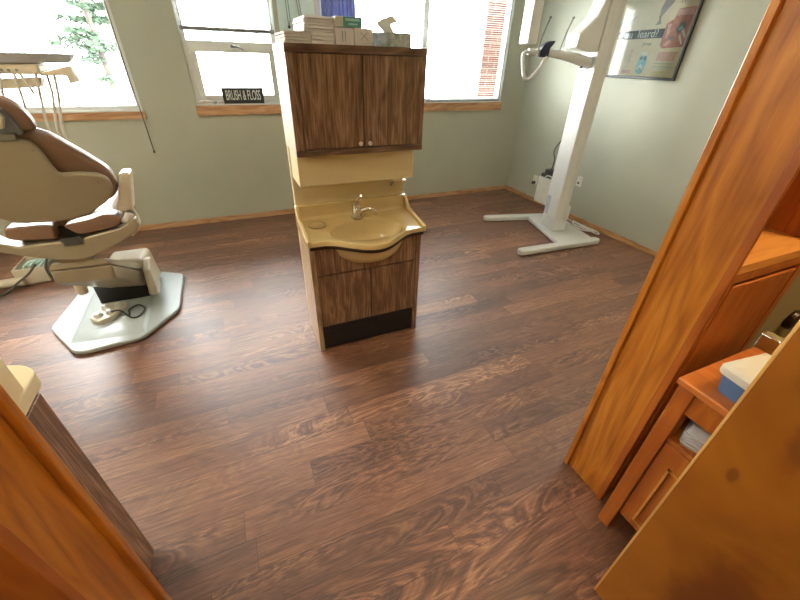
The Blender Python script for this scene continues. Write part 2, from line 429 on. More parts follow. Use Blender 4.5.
# ------------------------------------------------------------------ camera (as the photo was taken)
F_PX, PITCH, YAW, ROLL, EYE = 368.41, 0.579, 0.426, 0.0302, 1.65
cam = bpy.data.cameras.new('camera'); cam.sensor_width = 36; cam.lens = F_PX/800*36; cam.clip_start = 0.02; cam.clip_end = 200
co = bpy.data.objects.new('camera', cam); col.objects.link(co)
cp, sp, cy, sy, cr, sr = math.cos(PITCH), math.sin(PITCH), math.cos(YAW), math.sin(YAW), math.cos(ROLL), math.sin(ROLL)
A = Matrix(((cy,-sy,0),(0,0,-1),(sy,cy,0))); P = Matrix(((1,0,0),(0,cp,-sp),(0,sp,cp))); Rr = Matrix(((cr,-sr,0),(sr,cr,0),(0,0,1)))
R3 = Rr @ P @ A
rot = Matrix((R3[0], -R3[1], -R3[2])).transposed()
co.matrix_world = Matrix.Translation((0,0,EYE)) @ rot.to_4x4()
scene.camera = co

# ------------------------------------------------------------------ room shell
YB, XR, XL, YN, YH = 4.614, 3.84, -3.0, 0.638, 0.46       # back wall, right wall, left wall, near wall (room side, hall side)
CZ = 2.62
XJR, XJL = 1.217, -0.425                                  # door jamb faces
WIN = [(-2.30, -0.68, 1.180, 2.36), (-0.203, 0.655, 1.222, 2.36), (1.114, 3.487, 1.214, 2.36)]
SILL = [1.103, 1.120, 1.108]

b = MB(); b.box(-3.15, 3.99, -1.75, 4.80, -0.06, 0.0); struct('floor', b, M['floor'], 'brown wood-look plank floor')
b = MB(); b.box(-3.15, 3.99, -1.75, 4.80, CZ, CZ+0.08); struct('ceiling', b, M['ceiling'])
def wall_with_holes():
    b = MB(); y0, y1 = YB, YB+0.16
    xs = [XL-0.15] + [v for w in WIN for v in w[:2]] + [XR+0.15]
    b.box(xs[0], xs[-1], y0, y1, 0, 1.16); b.box(xs[0], xs[-1], y0, y1, WIN[0][3], CZ)
    for w in WIN: b.box(w[0], w[1], y0, y1, 1.16, w[2])
    for i in range(0, len(xs), 2): b.box(xs[i], xs[i+1], y0, y1, 1.16, WIN[0][3])
    return b
struct('wall_back', wall_with_holes(), M['wall'], 'grey-green painted wall with three windows')
b = MB(); b.box(XR, XR+0.15, YN-0.2, YB, 0, CZ); struct('wall_right', b, M['wall'], 'grey-green painted wall with the framed poster')
b = MB(); b.box(XL-0.15, XL, YN-0.2, YB, 0, CZ); struct('wall_left', b, M['wall'])
# wall between room and hall (door opening, and the niche of the built-in cabinet)
b = MB()
b.box(XL, XJL-0.03, 0.492, YN, 0, CZ)
b.box(XJL-0.03, XJR+0.03, YH+0.004, YN, 2.15, CZ)
b.box(1.70, XR, YH+0.004, YN, 0, CZ)
b.box(XJR+0.03, 1.70, YN-0.02, YN, 0, CZ)
b.box(XJR+0.03, 1.70, YH+0.004, YN-0.02, 2.15, CZ)
struct('wall_near', b, M['hall_wall'])
b = MB(); b.box(-1.75, -1.6, -1.6, 0.492, 0, CZ); struct('wall_hall_left', b, M['hall_wall'])
b = MB(); b.box(2.5, 2.65, -1.6, YH, 0, CZ); struct('wall_hall_right', b, M['hall_wall'])
b = MB(); b.box(-1.75, 2.65, -1.75, -1.6, 0, CZ); struct('wall_hall_back', b, M['hall_wall'])
# baseboards
b = MB(); b.box(XL, XR-0.014, YB-0.014, YB, 0, 0.058); struct('baseboard_back', b, M['oak_trim'], 'oak baseboard under the windows', 0.003)
b = MB(); b.box(XR-0.014, XR, YN, YB-0.0, 0, 0.058); struct('baseboard_right', b, M['oak_trim_y'], 'oak baseboard along the right wall', 0.003)

# door jambs: flat board, room-side casing edge and hall-side casing
def jamb(name, xf, sgn, label, YH):
    b = MB()
    b.box(*sorted((xf+sgn*0.014, xf+sgn*0.034)), YH+0.01, YN+0.002, 0, 2.15)                 # jamb board
    o = obj(name, b, M['honey'], None, 0.002); o['kind'] = 'structure'; o['label'] = label; o['category'] = 'trim'
    b = MB(); b.box(*sorted((xf, xf+sgn*0.075)), YN+0.002, YN+0.024, 0, 2.2)
    obj('casing', b, M['honey'], o, 0.003)
    b = MB(); b.box(*sorted((xf+sgn*0.008, xf+sgn*(0.018 if sgn > 0 else 0.11))), YH-0.014, YH+0.012, 0, 2.2)
    obj('hall_casing', b, M['honey_red'], o, 0.003)
    return o
jamb('trim_1', XJR, 1, 'honey oak door jamb on the right of the opening', YH)
jamb('trim_2', XJL, -1, 'honey oak door jamb on the left of the opening', 0.490)

# windows
def window(i, w, mull=None, awning=False):
    x0, x1, z0, z1 = w
    b = MB(); fy0, fy1 = YB+(0.035 if awning else 0.012), YB+0.09; t = 0.045
    b.box(x0, x0+t, fy0, fy1, z0, z1); b.box(x1-t, x1, fy0, fy1, z0, z1)
    b.box(x0+t, x1-t, fy0, fy1, z0, z0+0.035); b.box(x0+t, x1-t, fy0, fy1, z1-t, z1)
    if mull: b.box(mull-0.035, mull+0.035, fy0, fy1, z0+0.035, z1-t)
    o = obj('window_%d' % i, b, M['white_frame'], None, 0.003); o['kind'] = 'structure'; o['category'] = 'window'
    o['label'] = ['', 'left window behind the dental chair', 'middle window with lowered blind', 'wide right window beside the corner'][i]
    b = MB(); b.box(x0-0.012, x1+0.012, YB-0.03, YB-0.0005, SILL[i-1], z0-0.012)
    obj('window_sill', b, M['oak_trim'], o, 0.003)
    b = MB(); b.box(x0, x1, YB-0.03, fy0, z0-0.011, z0+0.001)
    obj('stool_board', b, M['white_frame'], o, 0.001)
    if awning:
        b = MB(); a0, a1 = x0+t, x1-t
        b.box(a0, a1, fy0-0.01, fy1-0.01, 1.66, 1.752)
        b.box(a0, a0+0.06, fy0-0.01, fy1-0.01, z0+0.035, 1.66); b.box(a1-0.045, a1, fy0-0.01, fy1-0.01, z0+0.035, 1.66)
        b.box(a0+0.06, a1-0.045, fy0-0.01, fy1-0.01, z0+0.035, 1.298)
        obj('awning_sash', b, M['white_frame'], o, 0.004)
        b = MB(); b.tube([(0.235, YB-0.005, 1.715), (0.275, YB-0.03, 1.712), (0.325, YB-0.035, 1.685)], 0.007, 8)
        b.box(0.215, 0.275, YB-0.006, YB+0.003, 1.70, 1.725)
        obj('latch_lever', b, M['steel'], o)
    b = MB(); b.box(x0+t*0.5, x1-t*0.5, YB+0.065, YB+0.069, z0+0.02, z1-0.02)
    obj('window_glass', b, M['glass'], o)
    return o
window(1, WIN[0]); window(2, WIN[1], awning=True); window(3, WIN[2], mull=2.32)

# blinds
def blind(label, x0, x1, zlow, ztop=2.33, pitch=0.021, tilt=0.0, raised=False, rail=True):
    t = thing('venetian_blind', label, 'blind', ((x0+x1)/2, YB-0.012, zlow), 0, 'venetian blinds at the windows')
    b = MB(); b.box(x0, x1, YB-0.03, YB+0.006, ztop-0.035, ztop); obj('head_rail', b, M['blind'], t, 0.003)
    b = MB(); z = zlow+0.03
    while z < ztop-0.04:
        d = 0.0125*math.sin(tilt); h = 0.0125*math.cos(tilt)
        b.hexa([(x0, YB-0.012-h, z-d-0.0006), (x1, YB-0.012-h, z-d-0.0006), (x1, YB-0.012+h, z+d-0.0006), (x0, YB-0.012+h, z+d-0.0006)],
               [(x0, YB-0.012-h, z-d+0.0006), (x1, YB-0.012-h, z-d+0.0006), (x1, YB-0.012+h, z+d+0.0006), (x0, YB-0.012+h, z+d+0.0006)])
        z += pitch
    obj('slats', b, M['blind'], t)
    if rail:
        b = MB(); b.box(x0, x1, YB-0.028, YB+0.004, zlow, zlow+0.034); obj('bottom_rail', b, M['blind_rail'], t, 0.003)
    for xc in (x0+0.02, x1-0.02):
        b = MB(); b.box(xc-0.004, xc+0.004, YB-0.029, YB-0.026, zlow+0.01, ztop-0.03); obj('ladder_cord', b, M['blind_rail'], t)
    return t
blind('venetian blind half lowered over the middle window, grey bottom rail', -0.19, 0.64, 1.822)
blind('open venetian blind over the right pane of the wide window, beside brick', 2.37, 3.45, 1.195)
bl = blind('raised venetian blind with a long hanging wand at the left window', -2.26, -0.70, 2.20, rail=True)
b = MB(); b.tube([(-0.70, YB-0.035, 2.31), (-0.700, YB-0.05, 1.50), (-0.692, YB-0.055, 1.18), (-0.688, YB-0.05, 0.815)], 0.0042, 8, smooth=4)
b.lathe([(0.003,0),(0.009,0.004),(0.009,0.02),(0.003,0.028)], (-0.688, YB-0.05, 0.795))
obj('wand', b, M['cable_dark'], bl)
blind('open venetian blind over the left pane of the wide window, above cabinet', 1.50, 2.27, 1.195)

# curtain bunched at the left end of the wide window, and added pale panel painting window glare on the pier
b = MB(); front = []; back = []
for i in range(49):
    x = 1.118 + (1.472-1.118)*i/48; d = 0.018*math.sin(i*1.05)+0.010*math.sin(i*0.41+1)
    front.append((x, YB-0.072+d, 1.30)); back.append((x, YB-0.058+d, 1.30))
b.prism(front + back[::-1], (0, 0, 1.03))
tag(obj('curtain', b, M['violet']), 'blue-violet curtain bunched at the left end of the wide window', 'curtain')
t = thing('glare_panel', 'added pale mint panel for window glare on the pier behind the sink cabinet', 'board', (0.88, YB, 1.55))
b = MB(); b.box(0.70, 1.055, YB-0.014, YB-0.001, 1.55, 2.30); obj('glare_sheet', b, M['mint'], t, 0.002)
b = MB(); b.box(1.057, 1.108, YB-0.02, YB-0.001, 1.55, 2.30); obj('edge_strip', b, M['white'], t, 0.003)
t = thing('hanging_cord', 'two grey blind cords hanging down in front of the mint glare panel', 'cord', (0.84, YB-0.03, 1.88))
for dx in (0, 0.022):
    b = MB(); b.tube([(0.775+dx, YB-0.03, 2.30), (0.785+dx, YB-0.03, 1.94), (0.79, YB-0.03, 1.90)], 0.0035, 6); obj('strand', b, M['blind_rail'], t)
for dx in (0, 0.022):
    b = MB(); b.tube([(0.86+dx, YB-0.03, 2.30), (0.915+dx, YB-0.03, 1.86)], 0.0035, 6); obj('strand', b, M['blind_rail'], t)
b = MB(); b.lathe([(0.004,0),(0.013,0.004),(0.010,0.022),(0.004,0.03)], (0.79, YB-0.03, 1.875)); obj('tassel', b, M['cable_dark'], t)

# ------------------------------------------------------------------ outside
b = MB(); b.box(-30, 40, 4.95, 60, -0.5, -0.3); o = struct('ground', b, M['ground'])
b = MB(); b.box(3.36, 4.2, 4.98, 5.4, -0.3, 3.4); tag(obj('brick_pier', b, M['brick']), 'red brick pier outside beside the wide window', 'pier')
t = thing('pine_tree', 'pale green pine tree outside the left window', 'tree', (-1.75, 9.3, -0.3))
b = MB(); b.tube([(-1.72, 9.3, -0.3), (-1.72, 9.3, 1.6), (-1.74, 9.3, 2.4), (-1.75, 9.3, 5.0)], [0.07, 0.02], 8, smooth=4); obj('trunk', b, M['bark'], t)
b = MB()
for i in range(60):
    z = 1.15+random.random()*3.4; a = random.random()*2*PI; ln = 0.55*(0.6+0.7*random.random())
    cx = -1.73; p0 = Vector((cx, 9.32, z)); d = Vector((math.cos(a), math.sin(a), 0.12))
    for k in range(9):
        p = p0+d*ln*(k+1)/9
        for q in range(9):
            w = Vector((random.uniform(-1,1), random.uniform(-1,1), random.uniform(-0.5,0.5)))*0.15
            n_ = Vector((random.uniform(-1,1), random.uniform(-1,1), random.uniform(-1,1))).normalized()*0.045
            b.prism([p, p+w*0.5+n_, p+w], n_*0.2+Vector((0,0,0.003)))
obj('needles', b, M['needles'], t)
def shrub(label, x, y, h, n):
    t = thing('bare_shrub', label, 'shrub', (x, y, -0.3), 0, 'bare shrubs beyond the left window')
    b = MB()
    for i in range(n):
        a = random.random()*2*PI; s = random.uniform(0.15, 0.55)
        p = [Vector((x, y, -0.3))]
        for k in range(5): p.append(p[-1]+Vector((math.cos(a)*s*0.2+random.uniform(-.06,.06), math.sin(a)*s*0.2, h/5*random.uniform(0.85,1.1))))
        b.tube(p, [0.010, 0.003], 5)
        for k in range(9):
            q = p[3]+(p[5]-p[3])*random.random(); e = q+Vector((random.uniform(-.16,.16), random.uniform(-.16,.16), random.uniform(0,.16)))
            b.tube([q, e], 0.003, 4)
    obj('stems', b, M['twig'], t)
shrub('bare straw-brown shrub outside, leftmost in the left window', -3.75, 9.0, 2.05, 12)
shrub('bare straw-brown shrub outside, between the other shrub and the pine', -2.62, 11.0, 1.95, 9)

# ------------------------------------------------------------------ sink cabinet in the middle of the room
X0, X1, YF, YK = 0.300, 1.000, 1.912, 2.250
t = thing('vanity_cabinet', 'tall walnut laminate dental cabinet with cream sink in mid-floor', 'cabinet', ((X0+X1)/2, (YF+YK)/2, 0))
# base carcass
b = MB(); b.box(X0, X0+0.030, YF, YK-0.04, 0, 0.775); obj('side_panel', b, M['walnut_side'], t, 0.002)
b = MB(); b.box(X1-0.030, X1, YF, YK-0.04, 0.0, 0.775); obj('side_panel', b, M['walnut_lam'], t, 0.002)
b = MB(); b.box(X0, X1, YK-0.04, YK, 0, 1.24); obj('back_panel', b, M['cream'], t, 0.002)
def bowl_section(y):
    # lower outline of the bowl wall in the plane of the apron
    prof = [(0.0,-0.170),(0.14,-0.172),(0.45,-0.166),(0.70,-0.140),(0.86,-0.104),(0.95,-0.062),(1.02,-0.03),(1.04,-0.02)]
    dy = (y-1.975)/0.135; pts = []
    for i in range(-24, 25):
        dx = 0.222*math.sqrt(max(0.0, 1.04**2-dy*dy))*i/24
        q = math.sqrt((dx/0.222)**2+dy*dy)
        for (a, za), (c, zc) in zip(prof, prof[1:]):
            if a <= q <= c+1e-6: pts.append((0.667+dx, 0.795+za+(zc-za)*(q-a)/(c-a)-0.008)); break
    return pts
sec = bowl_section(1.916)
b = MB(); b.prism([(x,YF+0.004,z) for x,z in [(X0+0.031,0.775),(X0+0.031,0.567),(X1-0.031,0.567),(X1-0.031,0.775)]+sec[::-1]], (0,0.012,0)); obj('apron', b, M['walnut_lam'], t)
for i, (xa, xb) in enumerate(((X0+0.033, 0.6590), (0.6650, X1-0.033))):
    b = MB(); b.box(xa, xb, YF+0.002, YF+0.02, 0.193, 0.559); obj('door', b, M['walnut_lam'], t, 0.0015)
b = MB(); b.box(X0+0.030, X1-0.030, YF+0.03, YF+0.3, 0.05, 0.56); b.box(X0+0.030, X1-0.030, YF+0.03, YF+0.25, 0.56, 0.60); obj('inner_box', b, M['black'], t)
b = MB(); b.box(X0+0.031, X1-0.031, YF+0.012, YF+0.03, 0.004, 0.190); b.box(X0+0.031, X1-0.031, YF+0.004, YF+0.014, 0.150, 0.190)
obj('toe_kick', b, M['black'], t, 0.003)
# basin top: raised side edges, deck with bowl and bulging front
def basin():
    cx, cyb = 0.655, 1.965
    def front_y(x):
        u = (x-cx)/0.275
        return 1.885 - 0.148*(math.cos(PI*u)*0.5+0.5)**0.85 if abs(u) < 1 else 1.885
    n = 64
    outer = []
    xs0, xs1, yb = X0-0.006, X1+0.012, 2.195
    # outer boundary sampled by angle round the bowl centre
    def outer_pt(a):
        dx, dy = math.cos(a), math.sin(a)
        best = None
        for s in [i*0.002 for i in range(1, 300)]:
            x, y = cx+dx*s, cyb+dy*s
            if x < xs0 or x > xs1 or y > yb or y < front_y(min(max(x,xs0),xs1)): best = s; break
        x, y = cx+dx*best, cyb+dy*best
        return min(max(x,xs0),xs1), min(max(y, front_y(min(max(x,xs0),xs1))), yb)
    angs = sorted(set([2*PI*i/n for i in range(n)] + [math.atan2(yb-cyb, xs1-cx), math.atan2(yb-cyb, xs0-cx), math.atan2(1.885-cyb, xs1-cx)%(2*PI), math.atan2(1.885-cyb, xs0-cx)%(2*PI)]))
    def deck_z(x, y):
        return 0.795 + 0.030*max(0, min(1, (y-1.93)/0.22))
    O = [outer_pt(a) for a in angs]
    def bowl_pt(a, s):
        x = cx+0.012+0.222*s*math.cos(a)
        sy_ = 0.135 if math.sin(a) < 0 else 0.120
        y = cyb+0.010+sy_*s*math.sin(a)
        return x, y
    rings = []
    rings.append([(x, y, deck_z(x,y)-0.028) for x, y in O])
    rings.append([(x, y, deck_z(x,y)-0.006) for x, y in O])
    rings.append([(cx+(x-cx)*0.985, cyb+(y-cyb)*0.985, deck_z(x,y)) for x, y in O])
    rings.append([(bowl_pt(a,1.10)[0], bowl_pt(a,1.10)[1], deck_z(*bowl_pt(a,1.10))-0.003) for a in angs])
    for s, z in ((1.0,-0.012),(0.95,-0.04),(0.86,-0.09),(0.70,-0.13),(0.45,-0.155),(0.12,-0.162)):
        rings.append([(bowl_pt(a,s)[0], bowl_pt(a,s)[1], deck_z(*bowl_pt(a,1.0))+z) for a in angs])
    # outside of the bowl, below the deck
    low = []
    for s, z in ((0.14,-0.185),(0.50,-0.178),(0.78,-0.155),(0.95,-0.115),(1.05,-0.065),(1.09,-0.026)):
        low.append([(bowl_pt(a,s)[0], bowl_pt(a,s)[1]-0.03*(1 if math.sin(a)<0 else 0)*abs(math.sin(a)), deck_z(*bowl_pt(a,1.0))+z) for a in angs])
    b = MB(); b.rings(rings + low, closed=True)
    return b, front_y
bb, front_y = basin()
sink = obj('basin', bb, M['almond'], t)
# upstand edges
b = MB()
for xa, xb in ((X0-0.010, X0+0.014), (X1-0.008, X1+0.016)):
    b = MB(); b.prism([(xa,1.880,0.768),(xa,1.880,0.806),(xa,2.12,0.842),(xa,2.175,0.900),(xa,2.205,0.908),(xa,2.205,0.768)], (xb-xa,0,0))
    obj('side_upstand', b, M['almond'], t, 0.006, 3)
b = MB(); b.prism([(X0,2.205,0.80),(X0,2.165,0.822),(X0,2.178,0.835),(X0,2.183,0.900),(X0,2.188,0.906),(X0,2.205,0.906)], (X1-X0+0.008,0,0))
obj('splashback', b, M['almond'], t, 0.003, 2)
# dark edging under the front lip
b = MB(); rr = []
for i in range(41):
    x = X0+0.004+(X1-X0-0.0)*i/40; y = front_y(x)+0.006
    rr.append([(x,y,0.745),(x,y+0.012,0.745),(x,y+0.012,0.771),(x,y,0.771)])
b.rings(rr); obj('front_edging', b, M['dark_band'], t)
b = MB(); b.lathe([(0.001,0.001),(0.044,0.001),(0.047,0.007),(0.052,0.008),(0.056,0.004),(0.056,0.0),(0.001,0.0)], (0.392,2.085,0.8125), n=32)
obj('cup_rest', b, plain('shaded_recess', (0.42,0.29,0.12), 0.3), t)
# faucet
fx, fy, fz = 0.652, 2.125, 0.812
b = MB(); b.lathe([(0.001,0),(0.038,0),(0.038,0.006),(0.031,0.012),(0.029,0.062),(0.026,0.068),(0.031,0.072),(0.029,0.092),(0.016,0.106),(0.001,0.108)], (fx,fy,fz), n=20)
fa = obj('faucet', b, M['chrome'], t)
b = MB(); b.tube([(fx+0.015,fy-0.010,fz+0.040),(fx+0.05,fy-0.030,fz+0.062),(fx+0.080,fy-0.045,fz+0.064),(fx+0.098,fy-0.055,fz+0.050)], [0.014,0.011], 12, smooth=5)
b.lathe([(0.001,0),(0.0125,0),(0.0125,0.02),(0.001,0.021)], (fx+0.099,fy-0.056,fz+0.030), n=12); obj('spout', b, M['chrome'], fa)
b = MB(); b.tube([(fx,fy,fz+0.105),(fx+0.008,fy-0.005,fz+0.125),(fx+0.022,fy-0.018,fz+0.140)], [0.008,0.012], 12, smooth=3)
b.lathe([(0.001,-0.012),(0.010,-0.009),(0.014,0),(0.010,0.009),(0.001,0.012)], (fx+0.024,fy-0.020,fz+0.142), n=14); obj('lever', b, M['chrome'], fa)
# middle cream box and cup dispenser
b = MB(); b.box(X0+0.006, 0.958, 1.985, YK-0.041, 1.070, 1.238); obj('dispenser_box', b, M['cream'], t, 0.004)
b = MB(); b.box(0.910, 0.982, 2.15, YK-0.041, 0.945, 1.002); b.box(0.905,0.99,2.135,YK-0.041,1.000,1.016); obj('cup_dispenser', b, M['cream'], t, 0.003)
b = MB(); b.tube([(0.907,2.16,1.0),(0.893,2.15,1.005),(0.890,2.15,0.985)], 0.008, 8); obj('hook', b, M['steel'], t)
# upper cabinet
U1 = 0.972
b = MB(); b.box(X0-0.002, X0+0.016, YF+0.012, YK, 1.24, 1.664); obj('upper_side_panel', b, M['cream_side'], t, 0.002)
b = MB(); b.box(U1-0.026, U1, YF+0.002, YK, 1.24, 1.664); obj('upper_side_panel', b, M['walnut_lam'], t, 0.002)
b = MB(); b.box(X0-0.002, X0+0.044, YF+0.001, YF+0.0119, 1.24, 1.664); obj('upper_stile', b, M['walnut_lam'], t, 0.002)
b = MB(); b.box(X0+0.018, U1-0.026, YF+0.05, YK, 1.245, 1.664); obj('upper_carcass', b, M['black'], t)
b = MB(); b.box(X0-0.004, U1+0.002, YF-0.002, YK+0.004, 1.664, 1.696); obj('top_board', b, M['walnut_dark'], t, 0.003)
b = MB(); b.box(X0+0.016, U1-0.026, YF+0.02, YK-0.045, 1.238, 1.2445); obj('upper_base', b, M['cream_side'], t)
b = MB(); b.box(X0-0.002, U1, YF-0.004, YF+0.020, 1.2375, 1.266); obj('bottom_rail', b, M['walnut_dark'], t, 0.005, 3)
for xa, xb, kx in ((X0+0.047, 0.6395, 0.618), (0.6445, U1-0.029, 0.668)):
    b = MB(); b.box(xa, xb, YF, YF+0.02, 1.270, 1.661); d = obj('upper_door', b, M['walnut_lam'], t, 0.0015)
    b = MB(); b.lathe([(0.001,0),(0.006,0),(0.006,-0.010),(0.011,-0.014),(0.011,-0.020),(0.006,-0.024),(0.001,-0.025)], (kx, YF, 1.288), axis='Y', n=16)
    obj('door_knob', b, M['knob'], d)

# papers and boxes on top of the cabinet
ZT = 1.6965
def packs(n, x0, x1, y0, y1, z, h, mat, labels, group):
    for i in range(n):
        sag = 0.0035; dx = random.uniform(-0.003,0.003); dy = random.uniform(-0.004,0.004)
        prof = []
        for k in range(9):
            u = k/8; prof.append((x0+dx+(x1-x0)*u, z+i*h - 0.0*u + (sag*math.sin(PI*u*2) if i else 0)*0.3))
        b = MB(); b.prism([(x,y0+dy,zz) for x,zz in prof] + [(x,y0+dy,zz+h-0.0022) for x,zz in prof[::-1]], (0,y1-y0,0))
        tag(obj('folded_bib_pack', b, mat), labels[i], 'paper', group, None)
packs(4, 0.310, 0.420, 1.935, 2.215, ZT, 0.0105, M['paper2'],
      [p+' folded paper pad in the front left pile on the cabinet' for p in ('bottom warm grey', 'second from bottom warm grey', 'third from bottom warm grey', 'top warm grey')], 'paper pads piled at the left on the cabinet')
packs(3, 0.424, 0.523, 1.935, 2.08, ZT, 0.0145, M['paper'],
      [p+' folded paper pad of the low pile beside the cartons' for p in ('bottom pale grey', 'middle pale grey', 'top pale grey')], 'paper pads under the upper pile')
packs(5, 0.398, 0.525, 1.945, 2.205, ZT+0.0445, 0.0112, M['paper'],
      [p+' paper pad in the raised pile left of the teal box' for p in ('lowest', 'second lowest', 'middle', 'second highest', 'topmost')], 'paper pads in the raised pile')
t = thing('carton', 'lilac-grey carton under the teal box', 'box', (0.57, 1.99, ZT))
b = MB(); b.box(0.530, 0.613, 1.935, 2.05, ZT, ZT+0.062); obj('body', b, M['carton'], t, 0.002)
b = MB(); b.box(0.560,0.563,1.9335,1.935,ZT+0.012,ZT+0.05); b.box(0.572,0.575,1.9335,1.935,ZT+0.012,ZT+0.05); obj('printed_lines', b, M['carton_mark'], t)
t = thing('carton', 'lilac-grey carton marked with a cross, left of tissue box', 'box', (0.66, 1.99, ZT))
b = MB(); b.box(0.616, 0.703, 1.935, 2.05, ZT, ZT+0.064); obj('body', b, M['carton'], t, 0.002)
b = MB()
for s in (-1, 1): b.prism([(0.662-s*0.018-0.001,1.9335,ZT+0.02),(0.662-s*0.018+0.002,1.9335,ZT+0.02),(0.662+s*0.018+0.001,1.9335,ZT+0.05),(0.662+s*0.018-0.002,1.9335,ZT+0.05)], (0,0.0015,0))
obj('printed_cross', b, M['carton_mark'], t)
t = thing('glove_box', 'white carton with teal green front on the grey cartons', 'box', (0.59, 1.99, ZT+0.0645))
b = MB(); b.box(0.533, 0.655, 1.940, 2.06, ZT+0.0645, ZT+0.103); obj('body', b, M['white'], t, 0.002)
b = MB(); b.box(0.568, 0.653, 1.9385, 1.9402, ZT+0.066, ZT+0.102); obj('front_label', b, M['teal'], t)
b = MB(); b.box(0.578,0.643,1.9378,1.9386,ZT+0.087,ZT+0.096); b.box(0.592,0.634,1.9378,1.9386,ZT+0.074,ZT+0.079); obj('label_lettering', b, M['teal_light'], t)
t = thing('tissue_box', 'mottled blue-grey tissue box with tissue pulled up on cabinet', 'tissue box', (0.80, 1.99, ZT))
b = MB(); b.prism([(0.722,2.02,ZT),(0.773,1.945,ZT),(0.903,1.948,ZT),(0.86,2.06,ZT)], (0,0,0.056)); obj('body', b, M['tissue_box'], t, 0.002)
b = MB()
P0 = (0.79, 1.99)
def sheet(pts, th):  # thin crumpled sheet with thickness
    b.prism(pts, th)
sheet([(0.775,1.985,ZT+0.057),(0.822,1.99,ZT+0.057),(0.790,1.98,ZT+0.083),(0.812,1.975,ZT+0.112),(0.770,1.98,ZT+0.108),(0.737,1.985,ZT+0.090)], (0.003,0.006,0))
sheet([(0.795,1.982,ZT+0.057),(0.826,1.984,ZT+0.057),(0.802,1.972,ZT+0.085),(0.838,1.968,ZT+0.098),(0.812,1.970,ZT+0.118),(0.785,1.972,ZT+0.112)], (0.004,0.007,0.002))
obj('tissue', b, M['tissue'], t)

# ------------------------------------------------------------------ sign and shells on the middle sill
SZ = 1.2235
t = thing('sign_block', 'black BRUSH & FLOSS sign leaning on the middle window sill', 'sign', (0.25, 4.60, SZ))
b = MB(); b.hexa([(0.057,4.588,SZ),(0.447,4.588,SZ),(0.447,4.606,SZ),(0.057,4.606,SZ)], [(0.048,4.602,SZ+0.142),(0.452,4.602,SZ+0.142),(0.452,4.620,SZ+0.142),(0.048,4.620,SZ+0.142)])
obj('board', b, M['sign_black'], t, 0.002)
def text_mesh(name, s, size, sx, mat, parent, mtx, extrude=0.0008, bold=0.0):
    cu = bpy.data.curves.new(name, 'FONT'); cu.body = s; cu.size = size; cu.extrude = extrude; cu.align_x = 'CENTER'; cu.align_y = 'CENTER'; cu.offset = bold
    o = bpy.data.objects.new('tmp_text', cu); col.objects.link(o)
    bpy.context.view_layer.update()
    me = bpy.data.meshes.new_from_object(o.evaluated_get(bpy.context.evaluated_depsgraph_get()))
    bpy.data.objects.remove(o); bpy.data.curves.remove(cu)
    me.transform(Matrix.Diagonal((sx, 1, 1, 1))); me.transform(mtx)
    me.transform(Matrix.Translation(-wloc(parent)))
    me.materials.clear(); me.materials.append(mat)
    r = bpy.data.objects.new(name, me); col.objects.link(r); r.parent = parent
    return r
lean = math.atan2(0.014, 0.142)
text_mesh('lettering', 'BRUSH & FLOSS', 0.125, 0.39, M['sign_white'], t, Matrix.Translation((0.251, 4.5935, SZ+0.071)) @ Matrix.Rotation(PI/2-lean, 4, 'X'), bold=0.0006)
def pebble(name, label, x, y, z, rx, ry, rz_, mat):
    b = MB(); rings = []
    for i in range(7):
        f = -PI/2+PI*(i+0.02)/6.04; r = max(0.05, math.cos(f))
        rings.append([(x+rx*r*math.cos(2*PI*j/14)*(1+0.12*math.sin(3*2*PI*j/14)), y+ry*r*math.sin(2*PI*j/14), z+rz_+rz_*math.sin(f)) for j in range(14)])
    b.rings(rings); return tag(obj(name, b, mat), label, 'shell', 'shells on the middle sill')
pebble('sea_shell', 'long pale shell at the left end of the middle sill', -0.118, 4.600, SZ, 0.062, 0.013, 0.018, M['shell'])
pebble('sea_shell', 'small dark shell between the long shell and the next', -0.028, 4.602, SZ, 0.017, 0.010, 0.012, M['p_stone'])
pebble('sea_shell', 'small pale shell just left of the black sign', 0.022, 4.598, SZ, 0.024, 0.012, 0.011, M['shell'])
pebble('sea_shell', 'small pale shell just right of the black sign', 0.487, 4.600, SZ, 0.026, 0.012, 0.014, M['shell'])

# ------------------------------------------------------------------ cabinet by the door (mostly behind the jamb)
TX = -0.587
t = thing('vanity_cabinet', 'walnut cabinet with cream counter beside the left door jamb', 'cabinet', (-0.95, 0.85, 0))
b = MB(); b.box(TX-0.70, TX, 0.685, 1.002, 0.0, 0.885); obj('carcass', b, M['walnut_lam'], t, 0.002)
prof = round_poly([(TX-0.71,0.69),(TX+0.002,0.69),(TX+0.002,1.035),(TX-0.035,1.075),(TX-0.09,1.095),(TX-0.71,1.10)], 0.03)
b = MB(); b.prism([(x,y,0.892) for x,y in prof], (0,0,0.042)); obj('counter', b, M['cream'], t, 0.005, 3)
b = MB(); b.box(TX-0.04, TX+0.001, 0.74, 0.962, 0.936, 1.55); obj('end_panel', b, M['cream'], t, 0.003)

# ------------------------------------------------------------------ dental chair
CX = -0.98
t = thing('dental_chair', 'beige and brown dental chair seen from behind by the left window', 'chair', (CX, 2.95, 0))
# floor plate with chamfered corners
pl = [(-1.375,2.80),(-1.175,2.465),(-1.115,2.435),(-0.79,2.465),(-0.575,2.76),(-0.575,3.33),(-0.79,3.46),(-1.30,3.40)]
plr = round_poly(pl, 0.04)
b = MB(); b.prism([(x,y,0.004) for x,y in plr], (0,0,0.030)); obj('base_plate', b, M['grey_enamel'], t, 0.008, 2)
b = MB(); b.hexa([(-1.215,2.535,0.030),(-0.765,2.495,0.030),(-0.765,3.43,0.030),(-1.215,3.38,0.030)], [(-1.185,2.60,0.048),(-0.79,2.57,0.048),(-0.79,3.42,0.048),(-1.185,3.37,0.048)])
obj('raised_plate', b, M['grey_enamel'], t, 0.006, 2)
